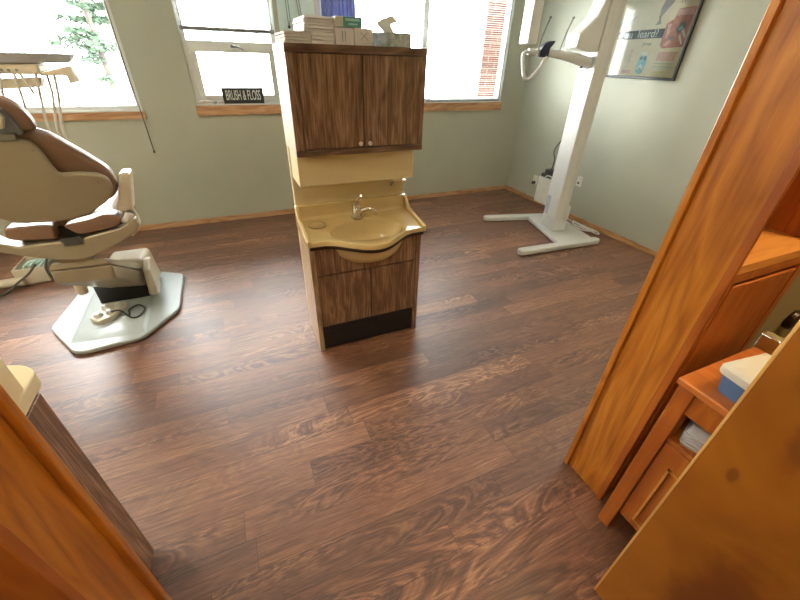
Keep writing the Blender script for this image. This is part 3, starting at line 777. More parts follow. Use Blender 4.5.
# lower pivot block and far fin
b = MB(); b.hexa([(-1.02,3.02,0.05),(-0.745,2.98,0.05),(-0.735,3.36,0.05),(-1.02,3.36,0.05)], [(-1.0,3.08,0.345),(-0.755,3.04,0.345),(-0.745,3.30,0.33),(-1.0,3.30,0.33)])
obj('pivot_block', b, M['beige_light'], t, 0.03, 4)
b = MB(); b.prism([(-0.755,2.90,0.10),(-0.755,2.97,0.08),(-0.755,3.10,0.09),(-0.755,3.10,0.33),(-0.755,3.02,0.35),(-0.755,2.93,0.30)], (0.045,0,0))
obj('pivot_cover', b, M['beige_light'], t, 0.012, 3)
# lift arm: from under the seat down to the pivot
b = MB(); b.hexa([(-1.135,2.60,0.445),(-0.825,2.60,0.425),(-0.785,3.02,0.125),(-1.0,3.06,0.125)], [(-1.125,2.595,0.535),(-0.815,2.595,0.525),(-0.775,3.02,0.255),(-1.0,3.10,0.28)])
arm = obj('lift_arm', b, M['beige_shell'], t, 0.012, 3)
b = MB(); b.hexa([(-1.130,2.59,0.541),(-0.818,2.59,0.531),(-0.775,3.02,0.262),(-1.0,3.12,0.29)], [(-1.10,2.60,0.585),(-0.84,2.60,0.578),(-0.79,3.05,0.31),(-0.99,3.12,0.34)])
obj('arm_cover', b, M['beige_shell'], arm, 0.012, 3)
b = MB(); b.box(-1.11,-0.785,2.99,3.14,0.048,0.24); obj('under_arm_shade', b, M['black'], t, 0.01)  # black block stands in for the shade under the lift arm
b = MB(); b.box(-0.985,-0.895,2.568,2.58,0.690,0.735); obj('recline_slot', b, M['cable_dark'], t)

b = MB(); b.lathe([(0.001,0),(0.028,0),(0.032,0.02),(0.030,0.10),(0.02,0.16),(0.001,0.16)], (-1.10,2.80,0.26), n=18); obj('hydraulic_cup', b, M['beige_light'], t)
# hose connector tray on the plate
b = MB(); b.prism([(x,y,0.050) for x,y in round_poly([(-1.13,2.765),(-1.06,2.685),(-0.98,2.73),(-0.92,2.90),(-1.03,2.93)],0.02)], (0,0,0.035)); ct = obj('connector_tray', b, M['beige_light'], t, 0.006)
b = MB()
for x, y, r in ((-1.07,2.76,0.030),(-1.005,2.775,0.024),(-0.965,2.85,0.024),(-1.045,2.85,0.024)):
    b = MB(); b.lathe([(0.001,0),(r,0),(r*0.9,0.018),(r*0.5,0.03),(0.001,0.031)], (x,y,0.084), n=14); obj('connector', b, M['white'], ct)
b = MB(); b.tube([(-0.99,2.76,0.10),(-0.93,2.74,0.11),(-0.87,2.70,0.06),(-0.82,2.72,0.055),(-0.80,2.80,0.06),(-0.85,2.86,0.065),(-0.90,2.82,0.06),(-0.89,2.75,0.06)], 0.006, 8, smooth=5); obj('hose', b, M['cable_dark'], t)
# seat frame: shallow cradle rising at both ends
fr = [(-1.30,0.79),(-1.262,0.745),(-1.19,0.712),(-1.004,0.716),(-0.985,0.690),(-0.895,0.690),(-0.885,0.722),(-0.80,0.735),(-0.70,0.752),(-0.655,0.775),(-0.632,0.808),(-0.600,0.808),(-0.592,0.765),(-0.615,0.722),(-0.726,0.663),(-0.874,0.605),(-0.954,0.588),(-1.046,0.603),(-1.189,0.655),(-1.282,0.695),(-1.37,0.745),(-1.38,0.815),(-1.345,0.815)]
b = MB(); b.prism([(x,2.575,z) for x,z in fr], (0,0.10,0)); obj('seat_frame', b, M['beige_shell'], t, 0.010, 3)
b = MB(); b.box(-1.12,-0.84,2.66,3.2,0.60,0.66); b.box(-1.06,-0.90,2.60,2.70,0.56,0.62); obj('seat_pan', b, M['beige_shell'], t, 0.01)
b = MB(); b.box(-1.20,-0.70,2.66,2.72,0.70,0.775); obj('recliner_works', b, M['cable_dark'], t, 0.01)
# seat and leg cushion running away towards the window
def cushion(sections):
    b = MB(); rings = []
    for y, xa, xb, za, zb in sections:
        sec = round_poly([(xa,za),(xb,za),(xb,zb),(xa,zb)], 0.05, 5)
        rings.append([(x,y,z) for x,z in sec])
    b.rings(rings); return b
obj('seat_cushion', cushion([(2.68,-1.205,-0.745,0.725,0.825),(2.70,-1.22,-0.735,0.715,0.835),(2.90,-1.21,-0.745,0.70,0.82),(3.15,-1.21,-0.76,0.68,0.80),(3.35,-1.19,-0.79,0.66,0.77),(3.60,-1.17,-0.83,0.64,0.74),(3.63,-1.15,-0.85,0.65,0.73)]), M['brown_vinyl'], t)
# small rear cushion pieces seen under the back shell
b = MB(); b.prism([(x,2.585,z) for x,z in round_poly([(-1.228,0.765),(-1.182,0.744),(-1.011,0.728),(-1.003,0.815),(-1.06,0.822),(-1.214,0.822)],0.02)], (0,0.10,0)); obj('rear_pad', b, M['brown_vinyl'], t, 0.012, 3)
b = MB(); b.prism([(x,2.585,z) for x,z in round_poly([(-0.955,0.80),(-0.90,0.742),(-0.80,0.752),(-0.697,0.768),(-0.668,0.803),(-0.69,0.838),(-0.745,0.848),(-0.826,0.825),(-0.926,0.812)],0.02)], (0,0.10,0)); obj('rear_pad', b, M['brown_vinyl'], t, 0.016, 3)
# backrest: shell (rear, towards the door) and upholstery in front of it
BN = Vector((-0.08, 1, 0.20)).normalized(); BP = Vector((CX, 2.60, 0.75))
def on_back(x, z, off=0.0):
    y = BP.y - (BN.x*(x-BP.x) + BN.z*(z-BP.z))/BN.y
    return Vector((x, y, z)) + BN*off
def mirror(half, cx_of):
    """half: right-hand outline from top to bottom; mirrored about the slightly leaning centre line"""
    return half + [(2*cx_of(z)-x, z) for x, z in half[::-1]]
cl = lambda z: -0.972
def plate_on_back(half, o0, o1, rr=0.03):
    poly = round_poly(mirror(half, cl), rr, 4)
    b = MB(); n = len(poly)
    b.rings([[on_back(x,z,o0) for x,z in poly], [on_back(x,z,o1) for x,z in poly]])
    return b
shell_half = [(-0.915,1.272),(-0.888,1.262),(-0.872,1.223),(-0.852,1.103),(-0.835,1.093),(-0.759,1.092),(-0.677,1.076),(-0.650,1.047),(-0.646,0.994),(-0.666,0.953),(-0.705,0.915),(-0.766,0.880),(-0.800,0.850),(-0.93,0.832)]
obj('backrest_shell', plate_on_back(shell_half, -0.005, 0.035), M['beige_shell'], t, 0.012, 3)
uph_half = [(-0.92,1.300),(-0.860,1.292),(-0.815,1.272),(-0.763,1.218),(-0.702,1.155),(-0.639,1.083),(-0.623,1.022),(-0.629,0.965),(-0.664,0.921),(-0.722,0.893),(-0.80,0.865),(-0.93,0.85)]
obj('backrest_cushion', plate_on_back(uph_half, 0.036, 0.125), M['brown_vinyl'], t, 0.028, 4)
neck_half = [(-0.935,1.448),(-0.898,1.430),(-0.868,1.394),(-0.852,1.345),(-0.850,1.295)]
obj('neck_cushion', plate_on_back(neck_half, 0.045, 0.115), M['brown_vinyl'], t, 0.02, 3)
hr = [(-0.95,1.418),(-0.925,1.400),(-0.905,1.34),(-0.90,1.285)]
obj('headrest_bracket', plate_on_back(hr, 0.020, 0.048), M['grey_dark'], t, 0.006)
b = MB(); c = on_back(-0.972,1.372,0.018); b.prism([c+Vector((0.045*math.cos(a*PI/3),0,0.055*math.sin(a*PI/3))) for a in range(6)], (0,-0.03,0)); obj('headrest_knob', b, M['beige_light'], t, 0.005)
b = MB(); c = on_back(-0.955,1.285,0.01); b.box(c.x-0.06,c.x+0.03,c.y-0.02,c.y+0.01,c.z-0.012,c.z+0.018); obj('release_lever', b, M['steel'], t, 0.004)
b = MB()
for x, z in ((-0.893,1.225),(-0.700,1.035),(-1.251,1.035)):
    c = on_back(x,z,-0.006); b = MB(); b.lathe([(0.001,-0.002),(0.005,-0.002),(0.005,0.002),(0.001,0.002)], c, axis='Y', n=10); obj('screw', b, M['grey_dark'], t)
# armrests
for s in (1, -1):
    mx = (lambda x: x) if s > 0 else (lambda x: 2*-0.975-x)
    lo_ = [(mx(-0.675),2.60,0.845),(mx(-0.602),2.60,0.845),(mx(-0.602),2.72,0.845),(mx(-0.675),2.72,0.845)]
    hi_ = [(mx(-0.608),2.62,1.062),(mx(-0.550),2.62,1.062),(mx(-0.550),2.74,1.062),(mx(-0.608),2.74,1.062)]
    b = MB(); b.hexa(lo_, hi_)
    obj('armrest', b, M['beige_light'], t, 0.016, 4)
    b = MB(); b.tube([(mx(-0.632),2.65,0.86),(mx(-0.618),2.65,0.80),(mx(-0.622),2.64,0.745),(mx(-0.67),2.63,0.70)], 0.026, 12, smooth=4); obj('arm_post', b, M['beige_light'], t)
b = MB(); b.tube([(-0.665,2.63,0.785),(-0.645,2.60,0.80),(-0.62,2.60,0.835)], 0.022, 12, smooth=3); obj('arm_sleeve', b, M['white'], t)

# delivery unit with tray and hoses
t = thing('delivery_unit', 'dental instrument unit with grey tray and hanging hoses before window', 'dental unit', (-1.75, 3.10, 0))
b = MB(); b.lathe([(0.001,0),(0.17,0),(0.17,0.02),(0.05,0.04),(0.03,0.06),(0.03,1.40),(0.001,1.40)], (-1.95,3.10,0.001), n=20); obj('post', b, M['beige_light'], t)
b = MB(); b.hexa([(-1.98,3.06,1.40),(-0.92,3.07,1.462),(-0.92,3.15,1.462),(-1.98,3.15,1.40)], [(-1.98,3.06,1.46),(-0.90,3.07,1.512),(-0.90,3.15,1.512),(-1.98,3.15,1.46)]); obj('swing_arm', b, M['beige_light'], t, 0.008)
b = MB(); b.box(-1.35,-0.885,3.04,3.20,1.525,1.578); un = obj('control_head', b, M['beige_light'], t, 0.012, 3)
b = MB(); b.prism([(-0.89,3.05,1.535),(-0.80,3.05,1.558),(-0.742,3.05,1.570),(-0.725,3.05,1.492),(-0.775,3.05,1.480),(-0.775,3.05,1.520),(-0.80,3.05,1.522),(-0.90,3.05,1.517)], (0,0.07,0)); obj('handle', b, M['beige_light'], un, 0.006)
b = MB()
for x in (-1.09,-1.05,-1.02,-0.985):
    b = MB(); b.lathe([(0.001,0),(0.007,0),(0.007,0.02),(0.001,0.02)], (x,3.036,1.545), axis='Y', n=10); obj('control_button', b, M['grey_dark'], un)
tray_o = [(-1.35,3.00),(-0.93,3.00),(-0.72,3.10),(-0.72,3.30),(-0.93,3.36),(-1.35,3.36)]
b = MB(); po = round_poly(tray_o, 0.05); c0 = Vector((-1.03,3.18))
def sc(f, z): return [(c0.x+(p[0]-c0.x)*f, c0.y+(p[1]-c0.y)*f, z) for p in po]
b.rings([sc(0.86,1.580), sc(1.0,1.618), sc(1.03,1.622), sc(1.03,1.616), sc(0.99,1.610), sc(0.84,1.588)][:3] + [sc(1.0,1.626), sc(0.88,1.588)]); obj('tray', b, M['tray_grey'], t)
hose_paths = [[(-1.075,3.06,1.53),(-1.085,3.03,1.46),(-1.095,3.02,1.40)],
 [(-1.01,3.06,1.53),(-1.02,3.06,1.44),(-1.035,3.06,1.30),(-1.03,3.06,1.12)],
 [(-0.985,3.06,1.53),(-0.965,3.04,1.48),(-0.952,3.03,1.43)],
 [(-0.915,3.06,1.53),(-0.940,3.07,1.42),(-0.975,3.08,1.25),(-0.985,3.08,1.05)],
 [(-0.865,3.06,1.53),(-0.885,3.08,1.42),(-0.935,3.09,1.24),(-0.960,3.10,1.00)],
 [(-0.830,3.06,1.54),(-0.858,3.08,1.42),(-0.905,3.09,1.26),(-0.945,3.12,1.00)]]
for p in hose_paths:
    b = MB(); b.tube(p, 0.0075, 8, smooth=6); obj('hose', b, M['hose'], t)

# floor junction box left of the chair
t = thing('utility_box', 'low beige floor box with aqua tubing left of the chair base', 'box', (-1.70, 3.74, 0))
b = MB()
b.prism([(x,y,0.0) for x,y in [(-1.80,3.62),(-1.60,3.64),(-1.57,3.90),(-1.80,3.90)]], (0,0,0.012))
b.box(-1.80,-1.59,3.62,3.632,0.012,0.145); b.box(-1.80,-1.58,3.89,3.902,0.012,0.145); b.box(-1.80,-1.788,3.632,3.89,0.012,0.145); b.box(-1.60,-1.588,3.632,3.89,0.012,0.145)
obj('casing', b, M['beige_light'], t, 0.003)
b = MB()
for k in range(5):
    x = -1.76+k*0.035; b.tube([(x,3.68+0.02*k,0.02),(x+0.01,3.70,0.12),(x+0.06,3.76,0.15),(x+0.10,3.84,0.10)], 0.011, 8, smooth=4)
obj('tubing', b, M['aqua_plastic'], t)
t = thing('floor_pipe', 'cream pipe with dark hose running from the floor box at left', 'pipe', (-1.95, 3.60, 0))
b = MB(); b.tube([(-1.74,3.60,0.055),(-2.35,3.58,0.06)], 0.034, 14); obj('pipe', b, M['beige_light'], t)
b = MB(); b.tube([(-1.60,3.56,0.20),(-1.66,3.52,0.14),(-1.74,3.50,0.09),(-1.84,3.48,0.02),(-1.98,3.42,0.014)], 0.008, 8, smooth=5); obj('dark_hose', b, M['cable_dark'], t)
b = MB(); b.tube([(-1.52,3.60,0.24),(-1.555,3.56,0.14),(-1.50,3.52,0.05),(-1.42,3.52,0.012)], 0.009, 8, smooth=5)
tag(obj('cable', b, M['cable_dark']), 'dark looped cable between the floor box and chair base', 'cable')

# ------------------------------------------------------------------ panoramic x-ray machine (own frame: -x forward, y lateral)
RZ = -math.radians(14)
XB = Vector((3.20, 2.925, 0))       # the column's near front corner
u = Vector((-math.cos(RZ), -math.sin(RZ), 0)); v = Vector((-math.sin(RZ), math.cos(RZ), 0))
t = thing('dental_x_ray_machine', 'white floor-standing dental x-ray machine in the right corner', 'x-ray machine', XB, RZ)
def L3(p):  # world point -> machine frame (u axis = -x)
    d = Vector(p)-XB
    return Vector((-d.dot(u), d.dot(v), d.z))
# feet: two splayed rounded bars
def foot(p0, p1, w=0.048, z1=0.056):
    a, c = L3((*p0,0)), L3((*p1,0)); d = (c-a).normalized(); nrm = Vector((-d.y, d.x, 0))
    pts = []
    for k in range(9): an = PI/2+PI*k/8; pts.append(a + (d*math.cos(an)+nrm*math.sin(an))*w)
    for k in range(9): an = -PI/2+PI*k/8; pts.append(c + (d*math.cos(an)+nrm*math.sin(an))*w)
    b = MB(); b.prism([(p.x,p.y,0.004) for p in pts], (0,0,z1-0.004)); return b
obj('foot', foot((2.555,2.635),(3.50,2.575)), M['white'], t, 0.012, 3, local=True)
obj('foot', foot((2.77,3.565),(3.55,3.36)), M['white'], t, 0.012, 3, local=True)
cb = [(3.06,2.66),(3.46,2.60),(3.60,2.90),(3.58,3.30),(3.26,3.40),(3.18,3.05)]
b = MB(); b.prism([L3((x,y,0.006)) for x,y in [(3.04,2.64),(3.50,2.62),(3.66,3.36),(3.25,3.38)]], (0,0,0.044)); obj('cross_beam', b, M['white'], t, 0.01, 3, local=True)
# column
b = MB(); b.prism([(x,y,0.05) for x,y in round_poly([(0,0.0),(0.135,0.0),(0.135,0.255),(0,0.255)],0.012)], (0,0,2.42)); obj('column', b, M['white'], t, 0.004, 2, local=True)
b = MB(); b.box(-0.006,0.16,-0.016,0.265,0.051,0.17); b.box(0.10,0.165,-0.012,0.25,0.17,0.34); obj('column_foot_cover', b, M['white'], t, 0.02, 3, local=True)
b = MB(); b.box(0.05,0.085,-0.002,0.0,0.36,2.4); obj('column_groove', b, M['white_frame'], t, local=True)
b = MB()
for k in range(1): b.box(-0.0015,0.0,0.165,0.245,0.19,0.40)
obj('rating_label', b, M['label_grey'], t, local=True)
# control box on the far side of the column
b = MB(); b.box(0.05,0.12,0.262,0.312,1.17,1.60); cbx = obj('control_box', b, M['white'], t, 0.008, 3, local=True)
b = MB(); b.box(0.0485,0.05,0.272,0.302,1.36,1.54); obj('display', b, M['label_grey'], cbx, local=True)
# carriage with S-shaped front
prof = [(-0.03,2.45),(-0.05,2.10),(-0.085,2.00),(-0.155,1.93),(-0.215,1.875),(-0.220,1.775),(-0.12,1.745),(0.0,1.745),(0.0,2.45)]
b = MB(); b.prism([(x,0.015,z) for x,z in prof], (0,0.20,0)); ca = obj('carriage', b, M['white'], t, 0.012, 3, local=True)
b = MB(); b.box(-0.2225,-0.2205,0.05,0.18,1.80,1.855); b.box(-0.224,-0.222,0.15,0.17,1.835,1.845); obj('carriage_panel', b, M['label_grey'], ca, local=True)
b = MB(); b.box(-0.056,-0.052,0.05,0.18,2.12,2.40); obj('carriage_recess', b, M['white_frame'], ca, 0.002, local=True)
# patient arm, bite block, handle loop and temple rods
b = MB(); b.tube([(0.0,0.11,1.66),(-0.12,0.11,1.69),(-0.26,0.11,1.715),(-0.38,0.11,1.725),(-0.62,0.11,1.735)], [0.050,0.026], 14, smooth=5)
ar = obj('patient_arm', b, M['white'], t, local=True)
b = MB(); b.box(-0.50,-0.36,0.06,0.17,1.70,1.755); obj('chin_platform', b, M['white'], ar, 0.012, 3, local=True)
b = MB(); b.prism([(-0.535,0.045,1.695),(-0.45,0.045,1.695),(-0.445,0.045,1.765),(-0.415,0.045,1.800),(-0.41,0.045,1.818),(-0.46,0.045,1.815),(-0.505,0.045,1.79),(-0.53,0.045,1.75)], (0,0.07,0)); obj('chin_rest', b, M['navy'], ar, 0.006, local=True)
b = MB(); b.tube([(-0.62,0.12,1.735),(-0.665,0.10,1.715),(-0.672,0.06,1.64),(-0.655,0.03,1.55),(-0.625,0.02,1.525),(-0.58,0.02,1.545),(-0.51,0.03,1.63),(-0.465,0.06,1.705)], 0.015, 12, smooth=6)
obj('hand_grip', b, M['white'], ar, local=True)
for s, top in (((-0.555,0.055,1.74),(-0.505,0.045,1.975)), ((-0.325,0.10,1.735),(-0.262,0.10,1.985))):
    a, c = Vector(s), Vector(top)
    b = MB(); b.tube([a, a+(c-a)*0.5+Vector((-0.008,0,0)), c], 0.0065, 8, smooth=4); b.lathe([(0.001,0),(0.011,0.002),(0.011,0.018),(0.001,0.02)], c-Vector((0,0,0.008)), n=10); obj('temple_rod', b, M['steel'], ar, local=True)
b = MB(); b.lathe([(0.001,0),(0.014,0.004),(0.012,0.022),(0.001,0.026)], (-0.10,0.06,1.615), n=12); obj('adjusting_knob', b, M['cable_dark'], ar, local=True)
# sensor head hanging from the rotating arm above
b = MB(); b.box(-0.665,-0.575,0.06,0.24,1.79,2.40); obj('sensor_head', b, M['white'], t, 0.012, 3, local=True)
b = MB(); b.box(-0.70,0.12,0.04,0.26,2.401,2.50); obj('rotating_arm', b, M['white'], t, 0.02, 3, local=True)

# wall box, black device, sockets and cables beside the machine
t = thing('wall_box', 'white control box on the wall behind the x-ray column', 'box', (3.80, 3.70, 0.06))
b = MB(); b.box(3.735,XR-0.001,3.53,3.86,0.06,0.395); obj('housing', b, M['socket'], t, 0.008, 3)
b = MB(); b.tube([(3.77,3.62,0.06),(3.74,3.58,0.025),(3.62,3.50,0.070),(3.60,3.45,0.070)], 0.010, 8, smooth=4); obj('lead', b, M['cable_white'], t)
t = thing('power_adapter', 'black device lying on the white wall box', 'adapter', (3.79, 3.66, 0.396))
b = MB(); b.box(3.74,3.835,3.55,3.78,0.440,0.500); b.box(3.745,3.83,3.70,3.84,0.396,0.44); b.box(3.75,3.83,3.55,3.70,0.396,0.4405); obj('body', b, M['cable_dark'], t, 0.008)
b = MB(); b.tube([(3.736,3.74,0.41),(3.728,3.70,0.432),(3.728,3.64,0.432),(3.736,3.60,0.41)], 0.010, 8, smooth=4); obj('white_band', b, M['cable_white'], t)
t = thing('wall_socket', 'ivory wall socket with black plug left of the wall box', 'socket', (XR, 4.03, 0.21))
b = MB(); b.box(XR-0.006,XR-0.0005,3.98,4.06,0.23,0.35); obj('plate', b, M['socket'], t, 0.002)
b = MB(); b.lathe([(0.001,-0.006),(0.022,-0.006),(0.022,-0.04),(0.012,-0.05),(0.001,-0.05)], (XR,4.02,0.255), axis='X', n=14); obj('plug', b, M['cable_dark'], t)
t = thing('wall_socket', 'ivory wall socket right of the x-ray column', 'socket', (XR, 3.285, 0.40))
b = MB(); b.box(XR-0.006,XR-0.0005,3.245,3.325,0.40,0.52); obj('plate', b, M['socket'], t, 0.002)
b = MB(); b.box(XR-0.02,XR-0.006,3.275,3.295,0.43,0.455); obj('plug', b, M['cable_dark'], t, 0.003)
b = MB(); b.tube([(3.79,3.72,0.50),(3.82,3.74,0.62),(3.82,3.78,0.74),(3.82,3.62,0.98),(3.82,3.66,1.12),(3.80,3.50,1.22)], 0.006, 8, smooth=6)
tag(obj('cable', b, M['cable_dark']), 'thin grey cable rising up the wall behind the column', 'cable')
b = MB()
b.tube([(3.50,3.15,0.10),(3.62,3.13,0.075),(3.70,3.06,0.035),(3.76,2.90,0.014),(3.775,2.78,0.012),(3.72,2.72,0.012),(3.66,2.80,0.040),(3.64,2.95,0.064),(3.66,3.05,0.064),(3.72,2.98,0.026),(3.735,2.84,0.026),(3.69,2.765,0.026),
        (3.60,2.82,0.064),(3.58,2.96,0.064),(3.62,3.02,0.072),(3.68,2.92,0.050),(3.695,2.80,0.040),(3.62,2.72,0.066),(3.54,2.80,0.064),(3.53,2.92,0.064),(3.50,3.02,0.090)], 0.0075, 8, smooth=5)
tag(obj('coiled_cable', b, M['cable_white']), 'white cable coiled on the floor behind the x-ray machine', 'cable')

# ------------------------------------------------------------------ framed poster on the right wall
PY0, PY1, PZ0, PZ1 = 2.572, 3.40, 1.545, 2.42
t = thing('framed_poster', 'black-framed illustrated poster on the right wall', 'poster', (XR, 3.0, PZ0))
b = MB(); f = 0.022; xa, xb = XR-0.024, XR-0.001
b.box(xa,xb,PY0,PY0+f,PZ0,PZ1); b.box(xa,xb,PY1-f,PY1,PZ0,PZ1); b.box(xa,xb,PY0+f,PY1-f,PZ0,PZ0+f); b.box(xa,xb,PY0+f,PY1-f,PZ1-f,PZ1)
obj('frame', b, M['frame_black'], t, 0.003)
b = MB(); b.box(XR-0.010,XR-0.002,PY0+f,PY1-f,PZ0+f,PZ1-f); obj('sheet', b, M['poster'], t)
W_, H_ = PY1-PY0-2*f, PZ1-PZ0-2*f
def pp(s, h):  # s: 0 left .. 1 right (as seen), h: metres above the sheet's lower edge
    return (XR-0.0104, PY1-f-s*W_, PZ0+f+h)
art = MB()
def patch(pts, mi, lift=0.0):
    art.mi = mi; art.prism([Vector(pp(s,h))-Vector((lift,0,0)) for s,h in pts], (-0.0003,0,0))
pm = [M['p_grey'],M['p_pink'],M['p_rose'],M['p_blue'],M['p_slate'],M['p_stone'],M['p_green'],M['p_yellow'],M['p_white']]
patch([(0.08,0.30),(0.70,0.305),(0.70,0.375),(0.08,0.365)], 0)
patch([(0.70,0.25),(0.735,0.225),(0.98,0.235),(0.985,0.52),(0.79,0.51),(0.775,0.44),(0.70,0.41)], 1)
patch([(0.79,0.46),(0.97,0.465),(0.97,0.51),(0.79,0.505)], 2, 0.0004)
patch([(0.72,0.40),(0.76,0.41),(0.77,0.33),(0.74,0.30)], 2, 0.0004)
patch([(0.74,0.25),(0.80,0.30),(0.82,0.27),(0.78,0.24)], 2, 0.0004)
patch([(0.83,0.36),(0.86,0.41),(0.91,0.42),(0.94,0.38),(0.90,0.34),(0.86,0.33)], 4, 0.0004)
patch([(0.86,0.37),(0.89,0.39),(0.91,0.37),(0.88,0.35)], 3, 0.0008)
patch([(0.92,0.37),(0.97,0.31),(0.96,0.30),(0.90,0.35)], 8, 0.0006)
patch([(0.90,0.33),(0.96,0.26),(0.95,0.25),(0.89,0.31)], 8, 0.0006)
patch([(0.78,0.31),(0.84,0.315),(0.83,0.29),(0.79,0.285)], 4, 0.0004)
patch([(0.56,0.40),(0.63,0.41),(0.60,0.46),(0.64,0.50),(0.76,0.62),(0.72,0.68),(0.60,0.60),(0.565,0.52),(0.585,0.44)], 5)
patch([(0.575,0.455),(0.60,0.455),(0.60,0.47),(0.58,0.47)], 4, 0.0004)
patch([(0.79,0.55),(0.80,0.55),(0.80,0.80),(0.79,0.80)], 5); patch([(0.825,0.55),(0.835,0.55),(0.835,0.80),(0.825,0.80)], 5)
patch([(0.88,0.60),(0.95,0.66),(0.97,0.80),(0.90,0.74)], 5)
patch([(0.08,0.39),(0.30,0.49),(0.36,0.53),(0.26,0.46),(0.20,0.40)], 6); patch([(0.06,0.40),(0.16,0.44),(0.22,0.52),(0.10,0.47)], 6)
patch([(0.06,0.62),(0.40,0.60),(0.52,0.70),(0.30,0.76),(0.08,0.72)], 6)
# jar, figures and lines of small print in the lower part
patch([(0.485,0.03),(0.53,0.015),(0.58,0.03),(0.60,0.10),(0.585,0.17),(0.49,0.175),(0.475,0.10)], 3)
patch([(0.50,0.17),(0.575,0.17),(0.57,0.20),(0.505,0.20)], 8, 0.0003)
patch([(0.50,0.135),(0.53,0.14),(0.525,0.165),(0.50,0.16)], 4, 0.0005); patch([(0.55,0.13),(0.585,0.135),(0.58,0.165),(0.555,0.16)], 4, 0.0005)
patch([(0.50,0.05),(0.53,0.08),(0.57,0.05),(0.57,0.07),(0.53,0.105),(0.50,0.07)], 8, 0.0005)
for s, h in ((0.08,0.13),(0.13,0.17),(0.18,0.12),(0.11,0.09),(0.17,0.20),(0.20,0.16)):
    patch([(s,h),(s+0.035,h-0.01),(s+0.045,h+0.04),(s+0.015,h+0.055)], 6)
for h in (0.11,0.15,0.19): patch([(0.31,h),(0.35,h+0.02),(0.39,h),(0.39,h+0.006),(0.35,h+0.03),(0.31,h+0.006)], 2)
patch([(0.347,0.08),(0.356,0.08),(0.356,0.23),(0.347,0.23)], 2)
patch([(0.29,0.02),(0.41,0.02),(0.41,0.05),(0.29,0.05)], 2)
patch([(0.71,0.13),(0.93,0.13),(0.95,0.20),(0.72,0.20)], 2)
for h in (0.105,0.08): patch([(0.69,h),(0.94,h),(0.94,h+0.006),(0.69,h+0.006)], 6)
patch([(0.72,0.03),(0.86,0.03),(0.86,0.05),(0.72,0.05)], 7)
obj('print', art, pm, t)
mw = Matrix.Translation((XR-0.0112,0,0)) @ Matrix(((0,0,-1,0),(-1,0,0,0),(0,1,0,0),(0,0,0,1)))
def ptext(name, s, size, sx, mat, s0, h0):
    p = pp(s0, h0); return text_mesh(name, s, size, sx, mat, t, Matrix.Translation((XR-0.0112, p[1], p[2])) @ Matrix(((0,0,-1,0),(-1,0,0,0),(0,1,0,0),(0,0,0,1))), 0.0002)
ptext('headline_word', 'You', 0.085, 1.05, M['p_white'], 0.205, 0.336)
ptext('headline_word', 'leard?', 0.085, 1.05, M['p_white'], 0.50, 0.338)
ptext('small_headline', 'Jones', 0.042, 1.0, M['p_grey'], 0.53, 0.262)
b = MB(); b.box(XR-0.0145,XR-0.0125,PY0+f,PY1-f,PZ0+f,PZ1-f); obj('glazing', b, M['glass'], t)

# ------------------------------------------------------------------ right of the doorway: built-in cabinet, side table, open door
t = thing('built_in_cabinet', 'orange wood cabinet with ledge built into the wall by the door', 'cabinet', (1.46, 0.56, 0))
LZ = 1.190
b = MB(); b.box(1.255,1.66,0.468,0.616,0.002,LZ-0.03); obj('carcass', b, M['honey_red'], t, 0.001)
b = MB(); b.box(1.25,1.690,0.452,0.616,LZ-0.03,LZ); obj('ledge', b, M['honey_x'], t, 0.002)
b = MB(); b.box(1.238,1.66,0.452,0.466,1.130,LZ-0.031); b.box(1.625,1.66,0.452,0.466,0.002,1.130); b.box(1.236,1.262,0.452,0.466,0.002,1.130); obj('face_frame', b, M['honey_red'], t, 0.001)
b = MB(); b.box(1.274,1.612,0.450,0.466,0.08,1.116); obj('door', b, M['honey_red'], t, 0.004)
b = MB(); b.box(1.672,1.692,0.466,0.616,LZ,2.14); b.box(1.668,1.672,0.50,0.52,LZ,2.14); b.box(1.668,1.672,0.555,0.59,LZ,2.14); obj('niche_side', b, M['honey_red'], t, 0.001)
b = MB(); b.box(1.255,1.672,0.606,0.616,LZ,2.14); obj('niche_back', b, M['honey_red'], t, 0.001)

# side table
NZ = 0.84; NX, NY = 1.150, 0.408
t = thing('side_table', 'orange-stained wooden side table behind the open door', 'table', (1.37, 0.15, 0))
b = MB(); b.box(NX,1.60,-0.20,NY,NZ-0.026,NZ); obj('top', b, M['table_top'], t, 0.005, 3)
for xa in (NX+0.008, 1.54):
    for ya in (NY-0.058, -0.185):
        b = MB(); b.box(xa,xa+0.05,ya,ya+0.05,0.002,NZ-0.027); obj('leg', b, M['honey_red'], t, 0.003)
b = MB(); b.box(NX+0.014,NX+0.03,-0.135,NY-0.058,NZ-0.115,NZ-0.027); obj('apron', b, M['honey_red'], t, 0.002)
b = MB(); b.box(NX+0.06,1.54,NY-0.03,NY-0.018,0.15,NZ-0.027); obj('side_panel', b, M['honey_red'], t, 0.001)
b = MB(); b.box(NX+0.02,1.56,-0.15,NY-0.031,0.585,0.603); obj('shelf', b, M['honey_red'], t, 0.002)
b = MB(); b.box(NX+0.016,NX+0.034,-0.135,NY-0.060,0.13,0.583); d = obj('drawer_front', b, M['honey_red'], t, 0.002)
b = MB(); b.box(NX+0.008,NX+0.016,0.17,0.178,0.17,0.50); b.box(NX+0.008,NX+0.016,-0.09,0.30,0.492,0.50); b.box(NX+0.008,NX+0.016,0.292,0.30,0.17,0.50); b.box(NX+0.008,NX+0.016,-0.09,0.30,0.17,0.178); obj('panel_moulding', b, M['honey_x'], d)
b = MB(); b.box(1.50,1.515,-0.15,NY-0.031,0.13,NZ-0.03); obj('back_panel', b, M['honey_red'], t)
